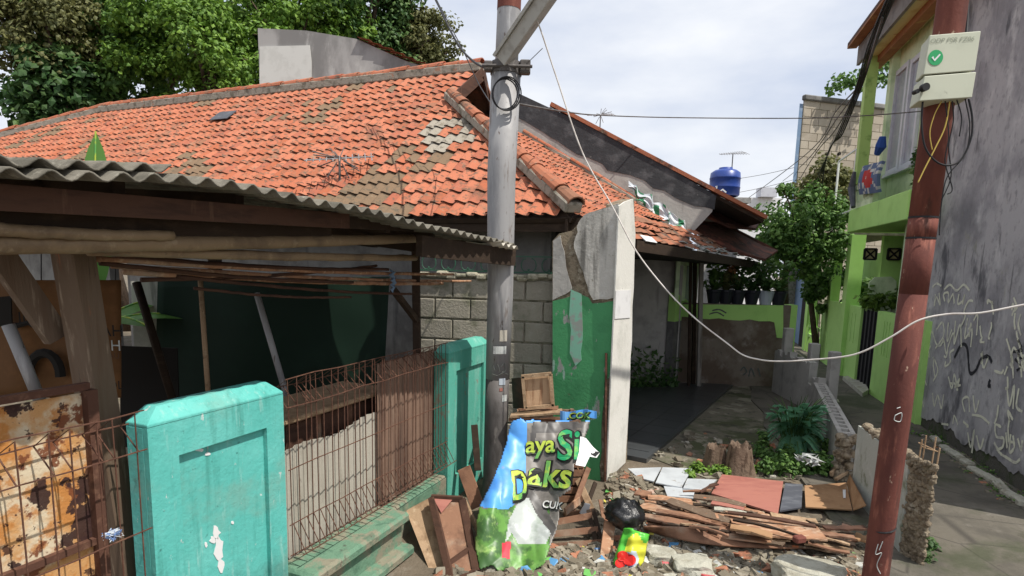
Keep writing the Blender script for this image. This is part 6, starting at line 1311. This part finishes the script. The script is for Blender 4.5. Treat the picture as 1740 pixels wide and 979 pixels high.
# feathery shrub
fb = G(1345, 775); ft = thing('feathery_shrub', 'feathery blue green shrub with fern like sprays beside the low wall', 'shrub', fb)
m = MB(); ms = MB()
for k in range(120):
    a = R(0, 6.283); tip = P(1362+R(-58, 52), 700+R(-30, 32)+(0 if k < 80 else 45), 6.7+R(-.35, .35)); b0 = Vector((fb.x+R(-.05, .05), fb.y, 0)); mid = b0.lerp(tip, .6)+Vector((0, 0, .15)); ms.tube([b0, mid, tip], [.008, .006, .002], 4)
    d = (tip-mid).normalized(); L = R(.18, .34); side = d.cross(Vector((0, 0, 1))).normalized()
    for j in range(24):
        f = j/24; c = tip-d*L*(1-f)+Vector((0, 0, -.12*f*f))
        for s_ in (-1, 1):
            e = c+side*s_*.06*(1-f*.7)+d*.02+Vector((0, 0, -.01)); w2 = d*.011; m.add([c-w2, c+w2, e+w2*.6, e-w2*.6], [(0, 1, 2, 3)])
part('foliage', m, K['leafE'], ft, norm=False); part('stem', ms, K['leafD'], ft, norm=False)
for (x, y, s, lb_) in ((1382, 782, .07, 'crumpled white plastic scrap lying in the weeds'), (1360, 778, .04, 'small white scrap in the weeds'),):
    m = MB(); c = G(x, y, .3); 
    for k in range(14): q = [c+Vector((R(-1, 1), R(-1, 1), R(-.6, .6)))*s*1.4 for _ in range(3)]; m.add(q, [(0, 1, 2)])
    solo('plastic_scrap', m, K['rag'], lb_, 'plastic scrap', norm=False)
brd((1412, 806), (1436, 786), 6.0, 6.2, .05, .03, 'wood_pale', 'short pale log leaning at the foot of the low wall')
brd((1420, 815), (1440, 802), 5.9, 6.0, .03, .03, 'wood_pale', 'thin pale stick beside the short log')
# banana plant between shed and house
bp = thing('banana_plant', 'banana plant with one pale leaf tip showing above the shed roof', 'plant', P(172, 700, 5.8)*Vector((1, 1, 0)))
c = P(172, 700, 5.8); c.z = 0; tp = P(163, 224, 5.8); m = MB()
def bleaf(m, base, tip, w_, side, curl=.1):
    n = 10; vs = []
    for i in range(n+1):
        f = i/n; p = base.lerp(tip, f)+Vector((0, 0, -curl*f*f)); ww = w_*math.sin(math.pi*min(1, .12+f*.88))**.7
        vs += [p-side*ww-Vector((0, 0, .25*ww)), p, p+side*ww-Vector((0, 0, .25*ww))]
    m.add(vs, [(3*i+q, 3*i+q+1, 3*i+q+4, 3*i+q+3) for i in range(n) for q in (0, 1)])
    m.tube([Vector(vs[3*i+1])+Vector((0, -.004, .004)) for i in range(n+1)], .008, 5, m=1)
bleaf(m, Vector((c.x+.02, c.y, 1.9)), tp, .17, Vector((.9, .3, 0)), 0.)
for a in range(7): d = Vector((math.cos(a*.9+.4), math.sin(a*.9+.4), 0)); bleaf(m, Vector((c.x, c.y, 1.5)), Vector((c.x, c.y, 1.9+.15*(a % 3)))+d*.9, .16, Vector((-d.y, d.x, 0)), .35)
part('leaf', m, [K['banana'], K['ylet']], bp, norm=False); m = MB(); m.tube([c, c+Vector((.02, 0, 1)), c+Vector((0, 0, 2.0))], [.1, .085, .05], 10); part('stem', m, K['banana'], bp, True)
# moss strip along the foot of the grey wall
m = MB(); cl_ = [(Ap(R(-3.6, -.2), R(.02, .3), .02), R(.03, .09)) for _ in range(60)]; leaves(m, (0, 0, 0), (1, 1, 1), 1500, .03, clump=cl_); solo('moss_and_weeds', m, K['leafA'], 'small weeds and moss along the foot of the grey wall', kind='stuff', norm=False)
# shreds of creeper on the left edge of the grey wall
m = MB(); cl_ = [(apx(1559+R(-4, 5)+(300-y)*-.0, y, .05), R(.04, .12)) for y in range(255, 345, 8)]; leaves(m, (0, 0, 0), (1, 1, 1), 500, .06, clump=cl_); solo('wall_creeper', m, K['leafD'], 'dark green creeper hanging between the green house and the grey wall', 'creeper', norm=False)
